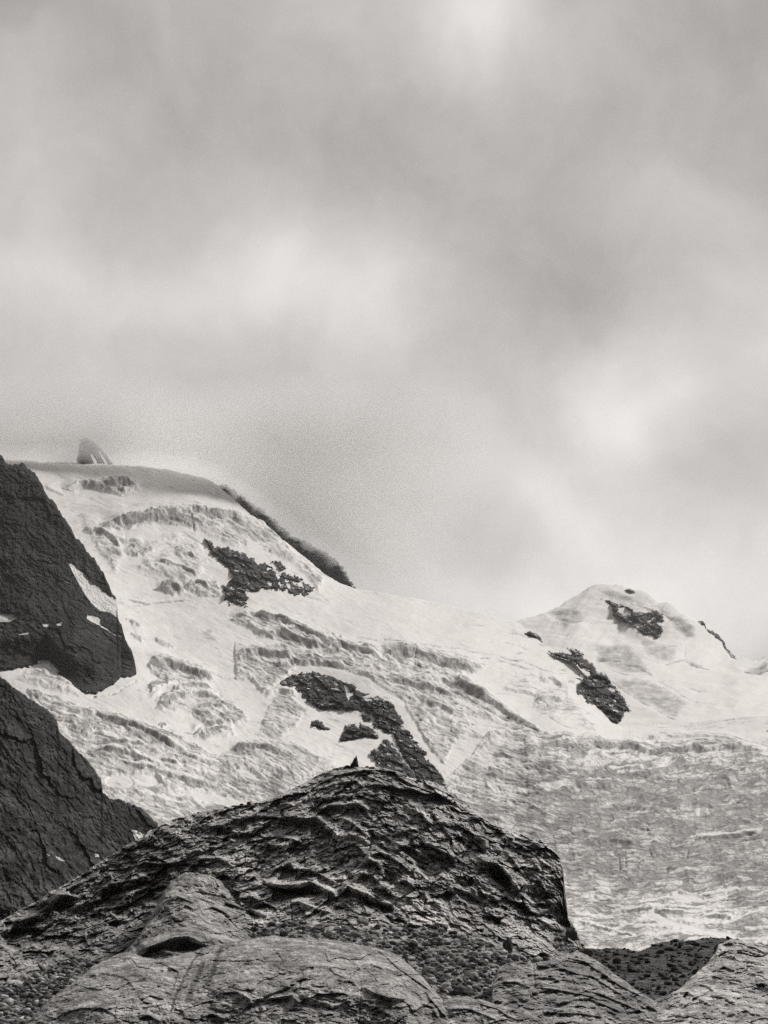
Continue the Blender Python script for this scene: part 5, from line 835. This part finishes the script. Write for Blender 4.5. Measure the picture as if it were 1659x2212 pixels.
# cairn: stacked flat stones, narrow at the top, leaning a little to the right
cp, cr = ground_pt(K_GRID, 764, 1659)
cairn = bpy.data.objects.new('cairn', None); scene.collection.objects.link(cairn); cairn.location = cp + np.array([0, .6, -.12])
prop(cairn, 'tall narrow stone cairn on the top of the rock knoll', 'cairn')
rs = np.random.default_rng(5); zc = 0.0; H = 1.52; i = 0
while zc < H - .12:
    f = zc / H; hw = .62 * (1 - f) ** 1.15 + .13; cx = .16 * f + .10 * f * f; th = rs.uniform(.10, .15) * (1.15 - .4 * f)
    nst = 5 if hw > .42 else (4 if hw > .28 else (3 if hw > .2 else 1))
    for j in range(nst):
        a = 2 * math.pi * (j + rs.uniform(-.2, .2)) / nst + i
        rad = hw * .52 if nst > 1 else 0
        me = stone_mesh('stone', 100 + i * 7 + j, 2, 1, .3, MAT_DARKSTONE, (hw * (.62 if nst > 1 else 1.0), hw * (.55 if nst > 1 else .9), th * .62))
        s = bpy.data.objects.new('capstone' if nst == 1 and zc + th > H - .14 else 'stone', me); scene.collection.objects.link(s); s.parent = cairn
        s.location = (cx + rad * math.cos(a), rad * math.sin(a), zc + th * .5); s.rotation_euler = (rs.uniform(-.08, .08), rs.uniform(-.08, .08), a)
    zc += th * .86; i += 1
me = stone_mesh('capstone', 999, 2, 1, .3, MAT_DARKSTONE, (.10, .10, .15)); s = bpy.data.objects.new('capstone', me); scene.collection.objects.link(s); s.parent = cairn; s.location = (.27, 0, zc + .08)
# boulders one can point at
BOULD = [  # grid, u, v, width in sheet units, (x,y,z) proportion, dark?, label
    (K_GRID, 751, 1659, 14, (1, .9, .62), 1, 'small dark boulder on the skyline left of the cairn'), (K_GRID, 793, 1658, 9, (1, .8, .6), 1, 'low dark stone on the skyline right of the cairn'), (K_GRID, 803, 1661, 13, (1.2, .8, .5), 1, 'flat dark boulder on the skyline furthest right of the cairn'),
    (K_GRID, 538, 1737, 10, (1, .9, .8), 1, 'largest of the small boulders along the left skyline of the knoll'), (K_GRID, 522, 1740, 10, (1.2, .9, .55), 1, 'boulder just left of the largest one on the left skyline of the knoll'), (K_GRID, 505, 1743, 9, (1.1, .9, .6), 1, 'third boulder from the right on the left skyline of the knoll'), (K_GRID, 487, 1746, 7, (1.2, .9, .6), 1, 'fourth boulder from the right on the left skyline of the knoll'), (K_GRID, 428, 1757, 6, (1.2, .9, .6), 1, 'tiny lone boulder lowest on the left skyline of the knoll'),
    (K_GRID, 893, 2052, 24, (1, .9, .95), 2, 'black boulder in the middle of the scree'), (K_GRID, 1096, 2056, 32, (.8, .8, 1.2), 2, 'dark upright triangular boulder against the foot of the cliff'), (K_GRID, 1023, 2066, 30, (1.2, .9, .5), 0, 'pale flat boulder in the upper scree'), (K_GRID, 1064, 2072, 13, (.8, .7, 1.1), 0, 'pale upright stone in the scree below the dark triangular boulder'),
    (K_GRID, 971, 2078, 16, (1.1, .8, .6), 0, 'pale stone in the scree right of the black boulder'), (K_GRID, 1236, 2030, 34, (.85, .8, 1.0), 2, 'large dark block at the right foot of the knoll'), (K_GRID, 1266, 2066, 34, (1, .8, .8), 2, 'dark block beside the moraine, right of the large dark block'),
    (FR_GRID, 634, 2026, 18, (1.2, .8, .6), 0, 'rounded boulder at the top edge of the front slab'), (K_GRID, 690, 2008, 20, (1.2, .9, .75), 0, 'rounded boulder under the dark overhang'), (K_GRID, 785, 1995, 26, (1.1, .9, .7), 0, 'rounded block in the gully above the scree'), (K_GRID, 772, 2020, 14, (1.1, .9, .7), 0, 'small block below the rounded one in the gully above the scree'),
    (K_GRID, 590, 1750, 22, (1.5, .8, .45), 0, 'flat slab-shaped boulder on the left shoulder of the knoll'), (K_GRID, 682, 1748, 16, (1.7, .8, .4), 0, 'pale flat stone on the left shoulder of the knoll'), (K_GRID, 950, 2160, 20, (1.1, .9, .8), 0, 'boulder wedged beside the right edge of the front slab'), (K_GRID, 938, 2103, 18, (1.2, .9, .7), 0, 'long boulder in the scree beside the edge of the front slab'),
    (MO_GRID, 1487, 2052, 26, (1.2, .9, .5), 0, 'flat boulder high on the moraine slope'), (MO_GRID, 1556, 2058, 28, (1.0, .9, .9), 2, 'dark boulder on the crest between moraine and right outcrop'),
]
pmesh = {}
for n_, (grid, u, v, wd, pr, dk, lab) in enumerate(BOULD):
    p, rr = ground_pt(grid, u, v); s = wd * rr / FPX / 2
    me = stone_mesh('boulder', 300 + n_, 3, 1, .35, (MAT_STONE, MAT_DARKSTONE, MAT_DARKSTONE)[dk], (s * pr[0], s * pr[1], s * pr[2]))
    o = bpy.data.objects.new('boulder', me); scene.collection.objects.link(o); o.location = p + np.array([0, s * .3, s * pr[2] * .55]); o.rotation_euler = (rs.uniform(-.2, .2), rs.uniform(-.2, .2), rs.uniform(0, .6))
    prop(o, lab, 'boulder')
# scree: nobody could count it
def scatter(name, grid, n, maskf, smin, smax, seed, mat, label):
    rg = np.random.default_rng(seed); U, V, r = grid; protos = []
    for k in range(8):
        m = stone_mesh('s', 500 + k + seed, 1, .7, .4); co = np.empty(len(m.vertices) * 3); m.vertices.foreach_get('co', co); fc = np.array([list(p.vertices) for p in m.polygons]); protos.append((co.reshape(-1, 3), fc)); bpy.data.meshes.remove(m)
    w = maskf(U, V).ravel() * (r.ravel() ** .5); w = np.clip(w, 0, None); w /= w.sum()
    pick = rg.choice(w.size, n, p=w)
    u = U.ravel()[pick] + rg.uniform(-.7, .7, n); v = V.ravel()[pick]; rr = r.ravel()[pick]
    X, Y, Zc = place(u, v, rr)
    size = (smin + (smax - smin) * rg.random(n) ** 6) * .5
    vs, fs, tn, off = [], [], [], 0
    for k in range(n):
        co, fc = protos[k % 8]; a, b, c = rg.uniform(0, 6.28, 3); M_ = np.array(Matrix.Rotation(a, 3, 'Z') @ Matrix.Rotation(b * .12, 3, 'X') @ Matrix.Rotation(c, 3, 'Z'))
        q = (co * np.array([rg.uniform(.8, 1.4), rg.uniform(.7, 1.1), rg.uniform(.4, .9)])) @ M_.T * size[k] + np.array([X[k], Y[k], Zc[k] + size[k] * .2])
        vs.append(q); fs.append(fc + off); off += len(co); tn.append(np.full(len(co), rg.choice([.4, .8, 1.3, 2.1], p=[.3, .33, .23, .14]) * (1.0 if name == 'scree' and seed == 1 else .8)))
    vs = np.concatenate(vs).astype(np.float32); fs = np.concatenate(fs).astype(np.int32); org = vs.mean(0)
    me = bpy.data.meshes.new(name); me.vertices.add(len(vs)); me.vertices.foreach_set('co', (vs - org).ravel()); me.loops.add(fs.size); me.loops.foreach_set('vertex_index', fs.ravel()); me.polygons.add(len(fs)); me.polygons.foreach_set('loop_start', np.arange(0, fs.size, 3, dtype=np.int32))
    me.update(calc_edges=True); at = me.attributes.new('tone', 'FLOAT', 'POINT'); at.data.foreach_set('value', np.concatenate(tn).astype(np.float32)); me.materials.append(mat)
    o = bpy.data.objects.new(name, me); scene.collection.objects.link(o); o.location = org
    return prop(o, label, kind='stuff')
def kmask(U, V): return gravel_mask(U, V) ** 2 * (np.where(V > 2228, 0, 1)) + .004
scatter('scree', K_GRID, 15000, kmask, .10, 1.2, 1, MAT_PEBBLE, 'loose grey scree filling the gully between the slabs')
scatter('scree', MO_GRID, 7000, lambda U, V: 1.0 + 0 * U, .25, 2.0, 2, MAT_SCREE, 'dark rubble lying on the moraine slope')

# ================================================================== CLOUD wrapped round the summit on the left (a body of even mist that thins to nothing at its rims)
FOG = [(-260, 1006), (0, 1010), (110, 1018), (160, 1014), (178, 1008), (205, 1010), (240, 1020), (330, 1028), (420, 1044), (470, 1064), (520, 1092), (580, 1140), (640, 1186), (700, 1229), (760, 1267), (820, 1296)]
def build_cloud():
    us = np.arange(-300, 1101, 10.); vs = np.arange(1330, 599, -7.)
    U, V = np.meshgrid(us, vs); F = np.array(FOG)
    fv = np.interp(U, F[:, 0], F[:, 1])
    slope = .86 - .14 * sstep(250, 620, U) + .14 * sstep(750, 950, U)
    d = (fv - V) * slope + 10 * fbm(U / 60, V / 40, 0., 4)
    rb = RB(U)
    wv = 60 * fbm(U / 160, V / 90, 0., 4)
    rim = sstep(1080, 620, U + wv + .3 * (V - 1100)) * sstep(790, 980, V + .6 * wv)
    frontT = np.clip(d, 0, 52) * 3.1 * rim
    rim = rim * sstep(1095, 990, U) * sstep(700, 780, V)
    frontT = frontT * sstep(1095, 990, U) * sstep(700, 780, V)
    backT = np.clip(d, 0, 40) * .25 * rim + .3
    thin = .85 + .15 * sstep(300, 520, U); frontT = frontT * thin; backT = backT * thin + .5
    f = rb - frontT + 1.5; b = rb + backT + 2.5
    X1, Y1, Z1 = place(U, V, f); X2, Y2, Z2 = place(U, V, b)
    n, m = U.shape; idx = np.arange(n * m).reshape(n, m); fs = []
    q = np.stack([idx[:-1, :-1], idx[:-1, 1:], idx[1:, 1:], idx[1:, :-1]], -1).reshape(-1, 4); fs.append(q); fs.append((q + n * m)[:, ::-1])
    loop = np.concatenate([idx[0, :], idx[1:, -1], idx[-1, -2::-1], idx[-2:0:-1, 0]]); nx = np.roll(loop, -1)
    fs.append(np.stack([loop + n * m, nx + n * m, nx, loop], -1))
    fs = np.concatenate(fs)
    co = np.concatenate([np.stack([X1.ravel(), Y1.ravel(), Z1.ravel()], 1), np.stack([X2.ravel(), Y2.ravel(), Z2.ravel()], 1)])
    me = bpy.data.meshes.new('cloud'); me.from_pydata(co.tolist(), [], fs.tolist()); me.update()
    o = bpy.data.objects.new('cloud', me); scene.collection.objects.link(o)
    m_ = bpy.data.materials.new('cloud_mist'); m_.use_nodes = True; nt = m_.node_tree; nt.nodes.clear(); out = N(nt, 'ShaderNodeOutputMaterial')
    pv = N(nt, 'ShaderNodeVolumePrincipled'); pv.inputs['Anisotropy'].default_value = .1; pv.inputs['Color'].default_value = (.996, .994, .991, 1); pv.inputs['Density'].default_value = .012; nt.links.new(pv.outputs[0], out.inputs['Volume'])
    me.materials.append(m_)
    prop(o, 'grey cloud hanging round the left summit and its ridge', kind='stuff')
build_cloud()

# ================================================================== HAZE: the air between here and the far peaks
def build_haze():
    x0, x1, y0, y1, z0, z1 = -4500, 4500, -300, 7000, -600, 2300
    v = [(x, y, z) for x in (x0, x1) for y in (y0, y1) for z in (z0, z1)]
    f = [(0, 1, 3, 2), (4, 6, 7, 5), (0, 4, 5, 1), (2, 3, 7, 6), (0, 2, 6, 4), (1, 5, 7, 3)]
    me = bpy.data.meshes.new('haze'); me.from_pydata(v, [], f); me.update(); o = bpy.data.objects.new('haze', me); scene.collection.objects.link(o)
    m_ = bpy.data.materials.new('haze_air'); m_.use_nodes = True; nt = m_.node_tree; nt.nodes.clear(); out = N(nt, 'ShaderNodeOutputMaterial')
    pv = N(nt, 'ShaderNodeVolumePrincipled'); pv.inputs['Color'].default_value = (.97, .96, .95, 1); pv.inputs['Density'].default_value = 1.8e-5; nt.links.new(pv.outputs[0], out.inputs['Volume'])
    me.materials.append(m_); prop(o, kind='stuff')
build_haze()
